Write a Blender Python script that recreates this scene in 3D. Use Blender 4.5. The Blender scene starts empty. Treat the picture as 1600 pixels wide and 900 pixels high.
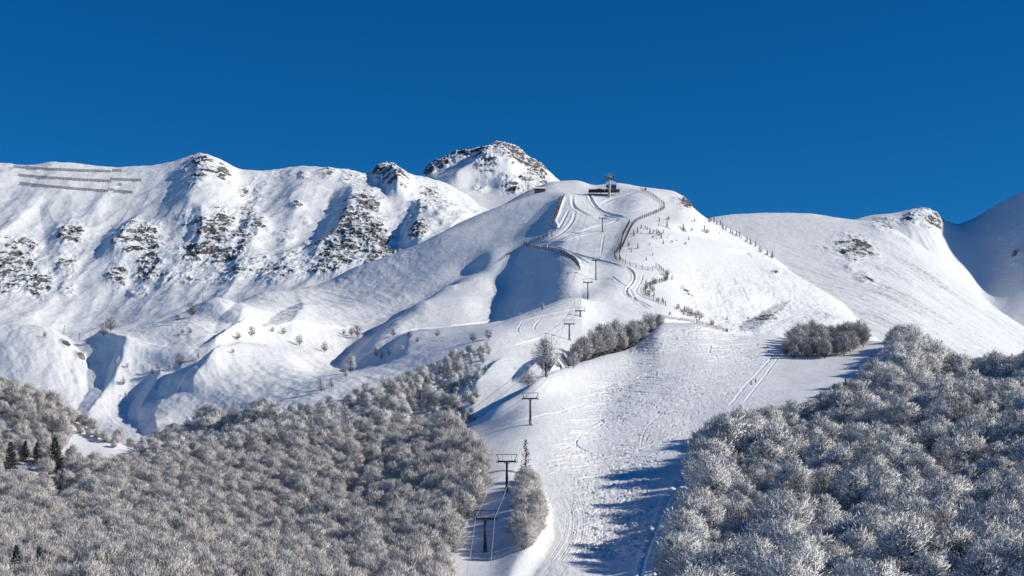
import bpy, math, random
import numpy as np
from mathutils import Vector, Matrix

SC = bpy.context.scene
COL = SC.collection
rng = np.random.default_rng(7)
random.seed(7)

# ------------------------------------------------------------ camera
FPX, HOR = 2400.0, 800.0          # focal length and horizon row for a 1600 x 900 frame
cam_d = bpy.data.cameras.new("camera")
cam_d.sensor_width = 36.0
cam_d.lens = 36.0 * FPX / 1600.0
cam_d.shift_y = (HOR - 450.0) / 1600.0
cam_d.clip_start = 1.0
cam_d.clip_end = 60000.0
cam = bpy.data.objects.new("camera", cam_d)
cam.rotation_euler = (math.radians(90), 0, 0)
COL.objects.link(cam)
SC.camera = cam

# ------------------------------------------------------------ sky and sun
SUN_EL, SUN_AZ = 27.0, 98.0       # azimuth clockwise from the view direction (+Y)
world = bpy.data.worlds.new("World")
SC.world = world
world.use_nodes = True
wn, wl = world.node_tree.nodes, world.node_tree.links
wn.clear()
w_out = wn.new("ShaderNodeOutputWorld")
w_bg = wn.new("ShaderNodeBackground")
w_sky = wn.new("ShaderNodeTexSky")
w_sky.sky_type = 'NISHITA'
w_sky.sun_disc = False
w_sky.sun_elevation = math.radians(SUN_EL)
w_sky.sun_rotation = math.radians(SUN_AZ)
w_sky.altitude = 3000.0
w_sky.air_density = 1.0
w_sky.dust_density = 0.0
w_sky.ozone_density = 4.0
w_hsv = wn.new("ShaderNodeHueSaturation")
w_hsv.inputs["Saturation"].default_value = 1.30
w_hsv.inputs["Value"].default_value = 1.0
w_mul = wn.new("ShaderNodeMix")
w_mul.data_type = 'RGBA'; w_mul.blend_type = 'MULTIPLY'
w_mul.inputs[0].default_value = 1.0
w_mul.inputs[7].default_value = (0.34, 0.90, 1.03, 1.0)
w_bg.inputs["Strength"].default_value = 0.088
wl.new(w_sky.outputs[0], w_hsv.inputs["Color"])
wl.new(w_hsv.outputs[0], w_mul.inputs[6])
wl.new(w_mul.outputs[2], w_bg.inputs["Color"])
wl.new(w_bg.outputs[0], w_out.inputs[0])

sun_d = bpy.data.lights.new("sun", 'SUN')
sun_d.energy = 4.75
sun_d.angle = math.radians(0.5)
sun_d.color = (1.0, 0.945, 0.83)
sun = bpy.data.objects.new("sun", sun_d)
az, el = math.radians(SUN_AZ), math.radians(SUN_EL)
SUNV = Vector((math.sin(az) * math.cos(el), math.cos(az) * math.cos(el), math.sin(el)))
sun.rotation_euler = (-SUNV).to_track_quat('-Z', 'Y').to_euler()
sun.location = (0, 0, 900)
COL.objects.link(sun)

SC.view_settings.view_transform = 'Standard'
SC.view_settings.look = 'None'
SC.view_settings.exposure = 0.0
SC.view_settings.gamma = 1.0
SC.view_settings.use_curve_mapping = False
SC.cycles.max_bounces = 5
SC.cycles.diffuse_bounces = 3
SC.cycles.glossy_bounces = 2
SC.cycles.transparent_max_bounces = 4
SC.cycles.use_adaptive_sampling = True
SC.cycles.adaptive_threshold = 0.02
SC.cycles.use_denoising = True

# ------------------------------------------------------------ noise
_perm = np.random.default_rng(3).permutation(1024)
_grad = np.random.default_rng(4).uniform(0, 2 * np.pi, 1024)
_gx, _gy = np.cos(_grad), np.sin(_grad)

def perlin(x, y):
    xi, yi = np.floor(x).astype(np.int64), np.floor(y).astype(np.int64)
    xf, yf = x - xi, y - yi
    u, v = xf * xf * xf * (xf * (xf * 6 - 15) + 10), yf * yf * yf * (yf * (yf * 6 - 15) + 10)
    def g(ix, iy, fx, fy):
        h = _perm[(_perm[ix & 1023] + iy) & 1023]
        return _gx[h] * fx + _gy[h] * fy
    a = g(xi, yi, xf, yf); b = g(xi + 1, yi, xf - 1, yf)
    c = g(xi, yi + 1, xf, yf - 1); d = g(xi + 1, yi + 1, xf - 1, yf - 1)
    return ((a + u * (b - a)) * (1 - v) + (c + u * (d - c)) * v) * 1.5

def fbm(x, y, octv=4, gain=0.5, ridged=False):
    s, a, t = 0.0, 1.0, 0.0
    for o in range(octv):
        n = perlin(x + 17.3 * o, y - 9.1 * o)
        if ridged: n = 1 - 2 * np.abs(n)
        s = s + a * n; t += a
        a *= gain; x = x * 2.03; y = y * 2.03
    return s / t

def sstep(a, b, x):
    t = np.clip((x - a) / (b - a), 0, 1)
    return t * t * (3 - 2 * t)

def pchip(xk, yk, x):
    """monotone cubic through (xk, yk); one set of knots"""
    xk = np.asarray(xk, float); yk = np.asarray(yk, float)
    h = np.diff(xk); d = np.diff(yk) / h
    m = np.zeros_like(yk)
    for i in range(1, len(xk) - 1):
        if d[i - 1] * d[i] > 0:
            w1, w2 = 2 * h[i] + h[i - 1], h[i] + 2 * h[i - 1]
            m[i] = (w1 + w2) / (w1 / d[i - 1] + w2 / d[i])
    m[0], m[-1] = d[0], d[-1]
    i = np.clip(np.searchsorted(xk, x) - 1, 0, len(xk) - 2)
    t = np.clip((x - xk[i]) / h[i], 0, 1)
    return ((1 + 2 * t) * (1 - t) ** 2 * yk[i] + t * (1 - t) ** 2 * h[i] * m[i]
            + t * t * (3 - 2 * t) * yk[i + 1] + t * t * (t - 1) * h[i] * m[i + 1])

# ------------------------------------------------------------ terrain lofts
# a loft is a list of contours, near to far; a contour is [(column, row, distance), ...]
PX = np.concatenate([np.arange(-520, -16, 9.0), np.arange(-16, 1616, 1.25), np.arange(1616, 2300, 9.0)])

def col_smooth(a, s=6.0):
    xs = np.arange(-520, 2300, 2.0)
    b = np.interp(xs, PX, a)
    r = int(3 * s / 2) + 1
    k = np.exp(-0.5 * (np.arange(-r, r + 1) * 2.0 / s) ** 2); k /= k.sum()
    b = np.convolve(np.pad(b, r, mode='edge'), k, mode='valid')
    return np.interp(PX, xs, b)

class Loft:
    def __init__(self, contours, rows, smooth=6.0, backs=((1.05, 14), (1.22, 130)), sharp=()):
        P, D = [], []
        for k, c in enumerate(contours):
            c = sorted(c)
            x = [q[0] for q in c]
            p = pchip(x, [q[1] for q in c], np.clip(PX, x[0], x[-1]))
            d = pchip(x, [q[2] for q in c], np.clip(PX, x[0], x[-1]))
            s = 2.0 if k in sharp else smooth
            P.append(col_smooth(p, s)); D.append(col_smooth(d, 14))
        for m, dp in backs:
            P.append(col_smooth(P[len(contours) - 1] + dp, 12)); D.append(D[len(contours) - 1] * m)
        P, D = np.array(P), np.array(D)
        for k in range(1, len(D)):
            D[k] = np.maximum(D[k], D[k - 1] + 6)
        rows = list(rows) + [10] * len(backs)
        rows = rows[:len(D) - 1]
        # monotone cubic along the distance, per column
        h = np.diff(D, axis=0); d = np.diff(P, axis=0) / h
        m = np.zeros_like(P)
        a, b = d[:-1], d[1:]
        w1, w2 = 2 * h[1:] + h[:-1], h[1:] + 2 * h[:-1]
        with np.errstate(divide='ignore', invalid='ignore'):
            hm = (w1 + w2) / (w1 / a + w2 / b)
        m[1:-1] = np.where(a * b > 0, hm, 0.0)
        m[0], m[-1] = d[0], d[-1]
        Ys, Ps = [], []
        for k, n in enumerate(rows):
            last = k == len(rows) - 1
            for j in range(n + (1 if last else 0)):
                t = j / n
                Ys.append(D[k] + t * h[k])
                Ps.append((1 + 2 * t) * (1 - t) ** 2 * P[k] + t * (1 - t) ** 2 * h[k] * m[k]
                          + t * t * (3 - 2 * t) * P[k + 1] + t * t * (t - 1) * h[k] * m[k + 1])
        self.Y, self.P0 = np.array(Ys), np.array(Ps)
        self.P = self.P0.copy()
        self.X = np.broadcast_to(PX, self.P.shape)
        self.rock = np.zeros_like(self.P)
        self.tuft = np.zeros_like(self.P)
    def wx(self): return self.Y * (self.X - 800) / FPX
    def wz(self): return self.Y * (HOR - self.P) / FPX
    def lift(self, dz):                       # raise by metres
        self.P = self.P - dz * FPX / self.Y
    def build(self, name, mat, cull=None):
        nr, nc = self.P.shape
        co = np.stack([self.wx(), self.Y, self.wz()], -1).reshape(-1, 3).astype(np.float32)
        idx = np.arange(nr * nc).reshape(nr, nc)
        q = np.stack([idx[:-1, :-1], idx[:-1, 1:], idx[1:, 1:], idx[1:, :-1]], -1).reshape(-1, 4)
        if cull is not None:
            keep = cull[:-1, :-1] | cull[:-1, 1:] | cull[1:, 1:] | cull[1:, :-1]
            q = q[keep.reshape(-1)]
            used = np.zeros(nr * nc, bool); used[q.reshape(-1)] = True
            remap = np.cumsum(used) - 1
            q = remap[q]
        else:
            used = np.ones(nr * nc, bool)
        me = bpy.data.meshes.new(name)
        me.vertices.add(int(used.sum())); me.vertices.foreach_set("co", co[used].reshape(-1))
        me.loops.add(q.size); me.loops.foreach_set("vertex_index", q.reshape(-1).astype(np.int32))
        me.polygons.add(len(q)); me.polygons.foreach_set("loop_start", (np.arange(len(q)) * 4).astype(np.int32))
        me.update(calc_edges=True)
        me.polygons.foreach_set("use_smooth", np.ones(len(q), bool))
        for nm in ("rock", "tuft"):
            at = me.attributes.new(nm, 'FLOAT', 'POINT')
            at.data.foreach_set("value", getattr(self, nm).reshape(-1)[used].astype(np.float32))
        me.materials.append(mat)
        o = bpy.data.objects.new(name, me); COL.objects.link(o)
        o["kind"] = "structure"
        return o

def line_x(poly, py):
    """column of a polyline as a function of the row, and the 0..1 inside-ness along it"""
    poly = sorted(poly, key=lambda q: q[1])
    ys = [q[1] for q in poly]; xs = [q[0] for q in poly]
    return pchip(ys, xs, np.clip(py, ys[0], ys[-1])), ys[0], ys[-1]

def scarp(L, poly, w, A, W, anchor='gully', fade=14, above=None):
    """a spur whose left face drops steeply: w wide, A high (rows); behind the crest it sinks back over W.
    poly entries (column, row[, scale])"""
    poly = sorted(poly, key=lambda q: q[1])
    ys = np.array([q[1] for q in poly], float); xs = np.array([q[0] for q in poly], float)
    sc = np.array([q[2] if len(q) > 2 else 1.0 for q in poly], float)
    py = L.P0
    xg = pchip(ys, xs, np.clip(py, ys[0], ys[-1])); s = np.interp(py, ys, sc)
    xg = xg + 5 * fbm(L.wx() / 30, L.Y / 30, 2)
    e = sstep(ys[0] - fade, ys[0] + fade * .3, py) * (1 - sstep(ys[-1] - fade * .3, ys[-1] + fade, py))
    if above is not None:                     # only beyond this brow line
        e = e * sstep(0, 9, np.interp(L.X, [q[0] for q in above], [q[1] for q in above]) - py)
    ww, AA = w * np.maximum(s, .05), A * s * e
    if anchor == 'gully':
        u = (L.X - xg) / ww
        up = np.clip(u, 0, 1)
        face = np.clip(np.where(up >= .82, .8364 + (1 - .8364) * (1 - ((1 - up) / .18) ** 2), up * 1.02), 0, 1)
        d = -AA * np.where(u < 0, 0, face) * np.exp(-np.clip((L.X - xg - ww) / W, 0, 9) ** 1.3)
    else:
        u = (xg - L.X) / ww
        up = np.clip(u, 0, 1)
        face = np.where(up <= .18, .1636 * (up / .18) ** 2, 1 - (1 - up) * 1.02)
        face = np.clip(face, 0, 1)
        d = AA * np.where(u < 0, 0, face) * np.exp(-np.clip((xg - L.X - ww) / W, 0, 9) ** 1.3)
    L.P = L.P + d

def blob(L, cx, cy, rx, ry, rot=0.0):
    c, s = math.cos(math.radians(rot)), math.sin(math.radians(rot))
    dx, dy = L.X - cx, L.P0 - cy
    a, b = (dx * c + dy * s) / rx, (-dx * s + dy * c) / ry
    return np.exp(-(a * a + b * b) ** 1.5)
# ------------------------------------------------------------ materials
def nodes_of(name):
    m = bpy.data.materials.new(name); m.use_nodes = True
    nt = m.node_tree
    return m, nt, nt.nodes["Principled BSDF"]

def N(nt, typ, **kw):
    n = nt.nodes.new(typ)
    for k, v in kw.items():
        if k.startswith("i_"):
            key = k[2:]
            n.inputs[int(key) if key.isdigit() else key.replace("_", " ")].default_value = v
        else: setattr(n, k, v)
    return n

def ramp(nt, fac, stops):
    r = nt.nodes.new("ShaderNodeValToRGB")
    e = r.color_ramp.elements
    e[0].position, e[0].color = stops[0][0], stops[0][1]
    e[1].position, e[1].color = stops[-1][0], stops[-1][1]
    for p, c in stops[1:-1]:
        q = e.new(p); q.color = c
    nt.links.new(fac, r.inputs[0])
    return r

def mth(nt, op, a, b=None, clamp=False):
    n = nt.nodes.new("ShaderNodeMath"); n.operation = op; n.use_clamp = clamp
    for i, v in enumerate((a, b)):
        if v is None: continue
        if isinstance(v, (int, float)): n.inputs[i].default_value = v
        else: nt.links.new(v, n.inputs[i])
    return n.outputs[0]

def snow_material(name, rock=True, tuft=True, bump=0.35, bscale=1.0, base=(0.86, 0.865, 0.875, 1), thr=0.85):
    m, nt, b = nodes_of(name)
    L = nt.links
    b.inputs["Roughness"].default_value = 0.55
    b.inputs["Specular IOR Level"].default_value = 0.25
    geo = N(nt, "ShaderNodeNewGeometry")
    pos = geo.outputs["Position"]
    n1 = N(nt, "ShaderNodeTexNoise", i_Scale=0.45 * bscale, i_Detail=6.0, i_Roughness=0.62)
    L.new(pos, n1.inputs["Vector"])
    n2 = N(nt, "ShaderNodeTexNoise", i_Scale=0.06 * bscale, i_Detail=4.0)
    L.new(pos, n2.inputs["Vector"])
    colr = ramp(nt, n2.outputs["Fac"], [(0.3, tuple(c * .955 for c in base[:3]) + (1,)), (0.7, base)])
    col = colr.outputs[0]
    h = n1.outputs["Fac"]
    rough = None
    if rock:
        at = N(nt, "ShaderNodeAttribute", attribute_name="rock")
        mp = N(nt, "ShaderNodeMapping"); mp.inputs["Scale"].default_value = (0.17, 0.055, 0.16)
        mp.inputs["Rotation"].default_value = (0.0, 0.3, 0.15)
        L.new(pos, mp.inputs["Vector"])
        rn = N(nt, "ShaderNodeTexNoise", i_Scale=1.0, i_Detail=10.0, i_Roughness=0.74)
        L.new(mp.outputs[0], rn.inputs["Vector"])
        sx = N(nt, "ShaderNodeSeparateXYZ"); L.new(geo.outputs["Normal"], sx.inputs[0])
        steep = mth(nt, 'MULTIPLY', mth(nt, 'SUBTRACT', 0.80, sx.outputs[2]), 0.7)
        val = mth(nt, 'ADD', mth(nt, 'ADD', rn.outputs["Fac"], mth(nt, 'MULTIPLY', at.outputs["Fac"], 0.43)), steep)
        mask = mth(nt, 'MULTIPLY', mth(nt, 'SUBTRACT', val, thr), 12.0, True)
        mask = mth(nt, 'MULTIPLY', mask, mth(nt, 'GREATER_THAN', at.outputs["Fac"], 0.05))
        rc = N(nt, "ShaderNodeTexNoise", i_Scale=0.5, i_Detail=6.0); L.new(mp.outputs[0], rc.inputs["Vector"])
        rcol = ramp(nt, rc.outputs["Fac"], [(0.32, (0.035, 0.034, 0.036, 1)), (0.52, (0.11, 0.102, 0.096, 1)), (0.72, (0.24, 0.22, 0.20, 1))])
        mx = N(nt, "ShaderNodeMix", data_type='RGBA')
        L.new(mask, mx.inputs[0]); L.new(col, mx.inputs[6]); L.new(rcol.outputs[0], mx.inputs[7])
        col = mx.outputs[2]
        h = mth(nt, 'ADD', h, mth(nt, 'MULTIPLY', mth(nt, 'MULTIPLY', rn.outputs["Fac"], at.outputs["Fac"]), 2.5))
    if tuft:
        at2 = N(nt, "ShaderNodeAttribute", attribute_name="tuft")
        tn = N(nt, "ShaderNodeTexNoise", i_Scale=0.42, i_Detail=8.0, i_Roughness=0.80)
        L.new(pos, tn.inputs["Vector"])
        tv = mth(nt, 'ADD', tn.outputs["Fac"], mth(nt, 'MULTIPLY', at2.outputs["Fac"], 0.22))
        tm = mth(nt, 'MULTIPLY', mth(nt, 'SUBTRACT', tv, 0.705), 8.0, True)
        mx2 = N(nt, "ShaderNodeMix", data_type='RGBA')
        L.new(tm, mx2.inputs[0]); L.new(col, mx2.inputs[6]); mx2.inputs[7].default_value = (0.24, 0.20, 0.17, 1)
        col = mx2.outputs[2]
    wm = N(nt, "ShaderNodeMapping"); wm.inputs["Scale"].default_value = (0.10 * bscale, 0.42 * bscale, 0.3); wm.inputs["Rotation"].default_value = (0, 0, 0.6)
    L.new(pos, wm.inputs["Vector"])
    wn_ = N(nt, "ShaderNodeTexNoise", i_Scale=1.0, i_Detail=5.0, i_Roughness=0.6, i_Distortion=0.6); L.new(wm.outputs[0], wn_.inputs["Vector"])
    h = mth(nt, 'ADD', h, mth(nt, 'MULTIPLY', wn_.outputs["Fac"], 1.1))
    L.new(col, b.inputs["Base Color"])
    bp = N(nt, "ShaderNodeBump", i_Strength=bump, i_Distance=1.0 / bscale)
    L.new(h, bp.inputs["Height"]); L.new(bp.outputs[0], b.inputs["Normal"])
    return m

M_PISTE = snow_material("piste_snow", rock=False, tuft=False, bump=0.30, bscale=1.6)
M_SLOPE = snow_material("slope_snow", bump=0.38, thr=0.79)
M_CLIFF = snow_material("cliff_snow", tuft=True, bump=0.32, bscale=0.6)

def plain(name, col, rough=0.6, metal=0.0, var=0.25, scale=3.0):
    m, nt, b = nodes_of(name)
    n = N(nt, "ShaderNodeTexNoise", i_Scale=scale, i_Detail=4.0)
    tc = N(nt, "ShaderNodeTexCoord"); nt.links.new(tc.outputs["Object"], n.inputs["Vector"])
    r = ramp(nt, n.outputs["Fac"], [(0.3, tuple(c * (1 - var) for c in col) + (1,)), (0.7, tuple(min(1, c * (1 + var)) for c in col) + (1,))])
    nt.links.new(r.outputs[0], b.inputs["Base Color"])
    b.inputs["Roughness"].default_value = rough
    b.inputs["Metallic"].default_value = metal
    return m
# ------------------------------------------------------------ terrain
def at(Y, pts): return [(a, b, Y) for a, b in pts]

# near slope: the piste, the lower wood and the wood on the right
A_crest = [(-520,560,660),(-100,585,650),(0,612,650),(40,622,650),(80,640,645),(120,658,640),(160,676,630),(205,700,620),(240,715,610),(300,708,600),(400,690,600),(560,675,600),(700,668,590),(745,655,570),
  (780,632,565),(812,616,580),(844,590,605),(886,574,650),(918,563,680),(950,554,705),(986,544,735),(1012,524,770),(1034,505,800),(1080,504,812),(1140,515,820),
  (1200,523,810),(1230,528,800),(1300,535,780),(1360,532,765),(1400,535,745),(1450,570,705),(1510,602,660),(1560,592,640),(1600,580,620),(1900,460,600),(2300,330,600)]
LA = Loft([
  [(-520,2600,22),(2300,2600,22)],
  [(-520,1010,210),(0,1050,210),(700,1080,215),(1000,1060,215),(1300,1010,210),(1600,960,210),(2300,800,210)],
  [(-520,890,310),(0,915,310),(400,930,310),(690,905,330),(758,871,360),(830,872,352),(950,885,345),(1030,862,345),(1200,850,340),(1600,800,340),(2300,640,340)],
  [(-520,845,410),(0,850,410),(400,860,410),(700,800,410),(792,777,410),(850,790,410),(950,795,410),(1060,780,410),(1200,765,410),(1600,700,410),(2300,520,410)],
  [(-520,775,520),(0,775,520),(300,760,520),(600,730,520),(750,685,515),(829,665,520),(950,690,515),(1070,690,510),(1200,675,515),(1600,620,520),(2300,430,520)],
  [(-520,690,590),(0,712,580),(100,725,580),(200,735,575),(300,733,560),(600,700,560),(750,667,545),(829,630,560),(950,610,620),(1070,590,640),(1200,595,640),(1400,590,640),(1510,625,610),(1600,600,575),(2300,380,560)],
  A_crest], rows=(6, 60, 90, 110, 90, 110), smooth=7, backs=((1.03, 7), (1.10, 34), (1.3, 160)))
def groove(L, poly, w, depth, rim=0.4):
    """a run of a trail: a shallow trough w rows/columns wide with a raised rim on its lower side; depth in metres"""
    pts = np.array(poly, float)
    xs, ys = [], []
    for (x0, y0), (x1, y1) in zip(pts[:-1], pts[1:]):
        n = int(max(abs(x1 - x0), abs(y1 - y0)) / 1.0) + 1
        t = np.linspace(0, 1, n, endpoint=False)
        xs.append(x0 + t * (x1 - x0)); ys.append(y0 + t * (y1 - y0))
    xs, ys = np.concatenate(xs), np.concatenate(ys)
    ci = np.where((PX > xs.min() - 4 * w - 3) & (PX < xs.max() + 4 * w + 3))[0]
    P0 = L.P0[:, ci]
    sel = (P0 > ys.min() - 4 * w - 3) & (P0 < ys.max() + 4 * w + 3)
    vx = np.broadcast_to(PX[ci], P0.shape)[sel]; vy = P0[sel]
    if not len(vx): return
    best = np.full(len(vx), 1e9); bj = np.zeros(len(vx)); nj = len(xs)
    for s in range(0, len(xs), 40):
        a, b = xs[s:s + 40], ys[s:s + 40]
        near = np.where((vx > a.min() - 4 * w) & (vx < a.max() + 4 * w) & (vy > b.min() - 4 * w) & (vy < b.max() + 4 * w))[0]
        if not len(near): continue
        d2 = (vx[near, None] - a) ** 2 + ((vy[near, None] - b) * 1.35) ** 2
        j = d2.argmin(1); dd = np.sqrt(d2[np.arange(len(near)), j])
        ok = dd < best[near]
        best[near[ok]] = dd[ok]; bj[near[ok]] = s + j[ok]
    fade = np.clip((np.minimum(bj, nj - 1 - bj) + .3) / min(10, nj / 2.5), 0, 1)
    dz = -depth * fade * np.exp(-(best / w) ** 2) + depth * fade * rim * np.exp(-((best - 1.9 * w) / (0.8 * w)) ** 2)
    g = L.P[:, ci]; yy = L.Y[:, ci]
    tmp = g[sel] - dz * FPX / yy[sel]
    g[sel] = tmp
    L.P[:, ci] = g

# gentle swells of the near slope
def swell(L, amp, size, seed=0, octv=3):
    L.lift(amp * fbm(L.wx() / size + seed, L.Y / size - seed, octv))
swell(LA, 0.8, 38, 2); swell(LA, 0.10, 5, 5, 3)
LA.lift(.16 * fbm(LA.wx() / 2.2, LA.Y / 6.5, 4, .6) * sstep(600, 800, LA.P0) * sstep(820, 860, LA.X) * (1 - sstep(1080, 1140, LA.X)))
LA.lift(.12 * fbm(LA.wx() / 1.6, LA.Y / 9, 3, .6) * sstep(800, 900, LA.X) * (1 - sstep(1180, 1240, LA.X)))

# big mountain, from the hollows behind the near crest up to the lift's top
LC = Loft([
  [(-520,830,560),(0,820,560),(400,780,560),(745,720,560),(844,680,570),(918,660,620),(1034,640,700),(1200,650,720),(1400,690,680),(1600,720,650),(2300,560,650)],
  [(-520,710,700),(0,700,700),(100,700,700),(200,690,680),(300,690,670),(400,668,650),(560,642,640),(700,622,640),(745,606,640),(800,606,640),(844,598,645),(870,583,660),(920,590,720),(1034,560,800),(1140,560,860),(1240,565,880),(1400,610,860),(1600,650,850),(2300,560,850)],
  [(-520,600,800),(0,600,800),(100,610,790),(200,636,780),(300,610,760),(400,600,740),(500,590,730),(600,575,730),(700,542,730),(780,523,740),(850,530,745),(890,532,760),(950,528,790),(1034,514,860),(1100,516,900),(1240,535,930),(1400,570,960),(1600,630,960),(2300,560,960)],
  [(-520,505,890),(0,511,890),(60,515,890),(130,540,880),(200,522,880),(300,507,880),(400,540,865),(450,558,850),(500,584,825),(540,582,812),(600,560,830),(640,520,862),(700,512,860),(780,503,850),(817,491,860),(855,479,868),(880,471,878),(900,468,888),(918,471,893),(935,477,892),(955,483,890),(1034,490,900),(1100,497,940),(1200,503,980),(1300,510,1000),(1400,545,1020),(1600,600,1020),(2300,540,1000)],
  [(-520,530,940),(0,530,940),(120,545,940),(200,520,940),(300,500,940),(400,532,905),(500,565,900),(528,572,900),(560,550,900),(600,526,900),(640,521,902),(700,524,900),(800,532,900),(840,512,900),(860,498,900),(880,483,900),(900,472,902),(918,467,908),(940,463,918),(970,456,935),(1034,458,960),(1100,470,990),(1200,480,1030),(1300,495,1050),(1400,540,1070),(1600,600,1070),(2300,560,1050)],
  [(-520,560,1000),(0,560,1000),(120,555,1000),(200,525,985),(300,486,965),(340,473,960),(400,505,955),(500,540,950),(540,552,950),(585,524,950),(630,502,950),(700,500,950),(768,508,950),(840,468,950),(893,441,950),(925,446,955),(975,427,985),(1040,420,1020),(1100,430,1050),(1200,445,1090),(1300,475,1110),(1400,530,1130),(1600,600,1130),(2300,560,1100)],
  [(-520,600,1060),(0,600,1060),(200,550,1050),(300,482,1010),(340,466,1010),(400,490,1000),(500,515,1000),(550,524,1000),(575,524,1000),(620,496,1000),(665,468,1000),(720,466,1000),(770,478,1000),(840,441,1000),(897,411,1000),(931,417,1000),(975,405,1020),(1040,395,1060),(1100,400,1100),(1200,420,1140),(1300,465,1160),(1400,530,1180),(1600,620,1180),(2300,580,1160)],
  [(-520,625,1095),(0,625,1095),(200,570,1085),(300,490,1045),(340,468,1036),(400,488,1035),(500,508,1035),(560,512,1035),(607,503,1035),(645,480,1035),(683,461,1035),(730,456,1035),(780,461,1035),(838,431,1035),(887,402,1035),(931,401,1036),(975,391,1048),(1040,383,1085),(1100,388,1125),(1200,415,1160),(1300,465,1180),(1400,535,1200),(1600,625,1200),(2300,590,1180)],
  [(-520,650,1130),(0,650,1130),(200,590,1120),(300,500,1080),(340,472,1060),(420,484,1070),(500,502,1070),(600,496,1070),(640,484,1070),(670,464,1070),(700,446,1070),(745,442,1070),(784,448,1070),(835,418,1070),(876,393,1070),(941,385,1075),(1000,376,1080),(1040,372,1110),(1100,378,1150),(1200,410,1180),(1300,465,1200),(1400,540,1220),(1600,630,1220),(2300,600,1200)],
  [(-520,670,1160),(0,670,1160),(200,605,1150),(300,510,1115),(340,480,1092),(420,477,1100),(500,490,1100),(600,482,1097),(650,473,1095),(688,459,1095),(720,438,1095),(745,431,1095),(790,428,1095),(832,404,1095),(869,381,1095),(885,375,1097),(941,374,1097),(1000,364,1110),(1040,362,1138),(1100,372,1168),(1200,409,1192),(1300,470,1215),(1400,545,1235),(1600,635,1240),(2300,610,1220)],
  [(-520,690,1190),(0,690,1190),(200,620,1180),(300,520,1150),(340,490,1125),(420,470,1130),(500,478,1130),(600,464,1125),(680,444,1120),(740,427,1120),(770,408,1120),(800,404,1120),(830,387,1120),(862,370,1120),(885,366,1120),(941,363,1120),(1000,352,1140),(1060,348,1170),(1120,370,1190),(1200,407,1205),(1300,475,1230),(1400,550,1250),(1600,640,1260),(2300,620,1240)],
  [(-520,720,1240),(200,660,1230),(300,540,1200),(420,458,1190),(500,455,1190),(600,436,1185),(700,405,1180),(760,383,1180),(820,362,1180),(847,352,1180),(872,337,1180),(900,335,1180),(941,339,1175),(1000,328,1190),(1060,332,1210),(1120,360,1215),(1200,405,1225),(1300,480,1260),(1600,650,1290),(2300,640,1270)],
  [(-520,740,1290),(200,690,1280),(300,570,1260),(420,462,1240),(500,444,1245),(560,416,1240),(640,387,1240),(700,360,1240),(760,342,1240),(820,326,1240),(860,315,1240),(884,307,1240),(920,312,1240),(952,317,1235),(1000,309,1240),(1060,314,1260),(1120,352,1250),(1160,373,1245),(1210,403,1240),(1300,482,1290),(1600,660,1330),(2300,655,1310)],
  [(-520,760,1400),(200,700,1400),(300,600,1350),(420,520,1290),(500,480,1290),(560,445,1280),(640,400,1275),(700,358,1270),(760,330,1265),(820,308,1275),(870,299,1285),(920,303,1280),(952,303,1280),(1000,297,1290),(1050,302,1300),(1075,315,1300),(1090,335,1290),(1120,348,1275),(1160,370,1265),(1210,402,1260),(1300,485,1320),(1600,670,1360),(2300,660,1350)],
  [(-520,790,1450),(300,660,1430),(500,520,1380),(640,420,1380),(700,370,1380),(760,338,1390),(800,312,1400),(830,296,1400),(865,284,1400),(900,283,1400),(930,290,1400),(960,287,1400),(1000,292,1390),(1050,297,1385),(1072,309,1380),(1090,333,1365),(1120,362,1350),(1200,420,1340),(1300,500,1360),(1600,680,1400),(2300,680,1400)]],
  rows=(14, 90, 70, 60, 50, 50, 32, 32, 28, 28, 50, 50, 40, 26), smooth=5, sharp=(13, 14), backs=((1.03, 10), (1.12, 60), (1.3, 200)))
# spurs and gullies: steep faces turned away from the sun
scarp(LC, [(106,520,.3),(124,552,.9),(140,568,.8),(134,586,.65),(138,602,.6),(125,630,.5),(112,650,.4)], 76, 34, 70, fade=18)
scarp(LC, [(352,548,.5),(336,560,.8),(296,578,1),(260,602,1),(249,618,.9),(246,632,.7),(214,658,.6),(222,680,.5)], 48, 27, 60)
scarp(LC, [(366,476,.15),(347,494,.8),(334,518,.8)], 50, 17, 40, fade=26)
scarp(LC, [(462,476,.15),(434,494,.8),(410,516,.9)], 56, 19, 60, fade=26)
scarp(LC, [(362,522,.7),(330,534,1),(312,542,.7)], 34, 22, 30, fade=6)
scarp(LC, [(236,600,.6),(214,628,1),(200,650,.8)], 26, 17, 30)
scarp(LC, [(185,560,.6),(172,590,1),(160,620,.8)], 22, 13, 30)
scarp(LC, [(330,576,.6),(300,600,1),(282,625,.8)], 26, 16, 30)
scarp(LC, [(770,566,.8),(742,586,1),(728,606,.7)], 26, 15, 60, fade=5)
scarp(LC, [(836,566,.8),(812,584,1),(798,600,.7)], 34, 22, 40, fade=6)
scarp(LC, [(1240,470,.6),(1215,492,1),(1190,512,.8)], 50, 11, 70, anchor='crest')
# the small hill at the far left, falling to the right
b_ = blob(LC, 66, 565, 66, 56); LC.P = LC.P - 12 * b_
# convex brow that hides the foot of the bowl
swell(LC, 2.2, 90, 11, 2); swell(LC, 0.5, 18, 3, 3); swell(LC, 0.14, 5, 7, 2)
LC.lift((.5 * fbm(LC.wx() / 9, LC.Y / 16, 3, .55) + .5 * fbm((LC.wx() + LC.Y * .5) / 13, (LC.Y - LC.wx() * .4) / 55, 3, .55, ridged=True)) * (1 - sstep(560, 760, LC.X)))

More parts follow.
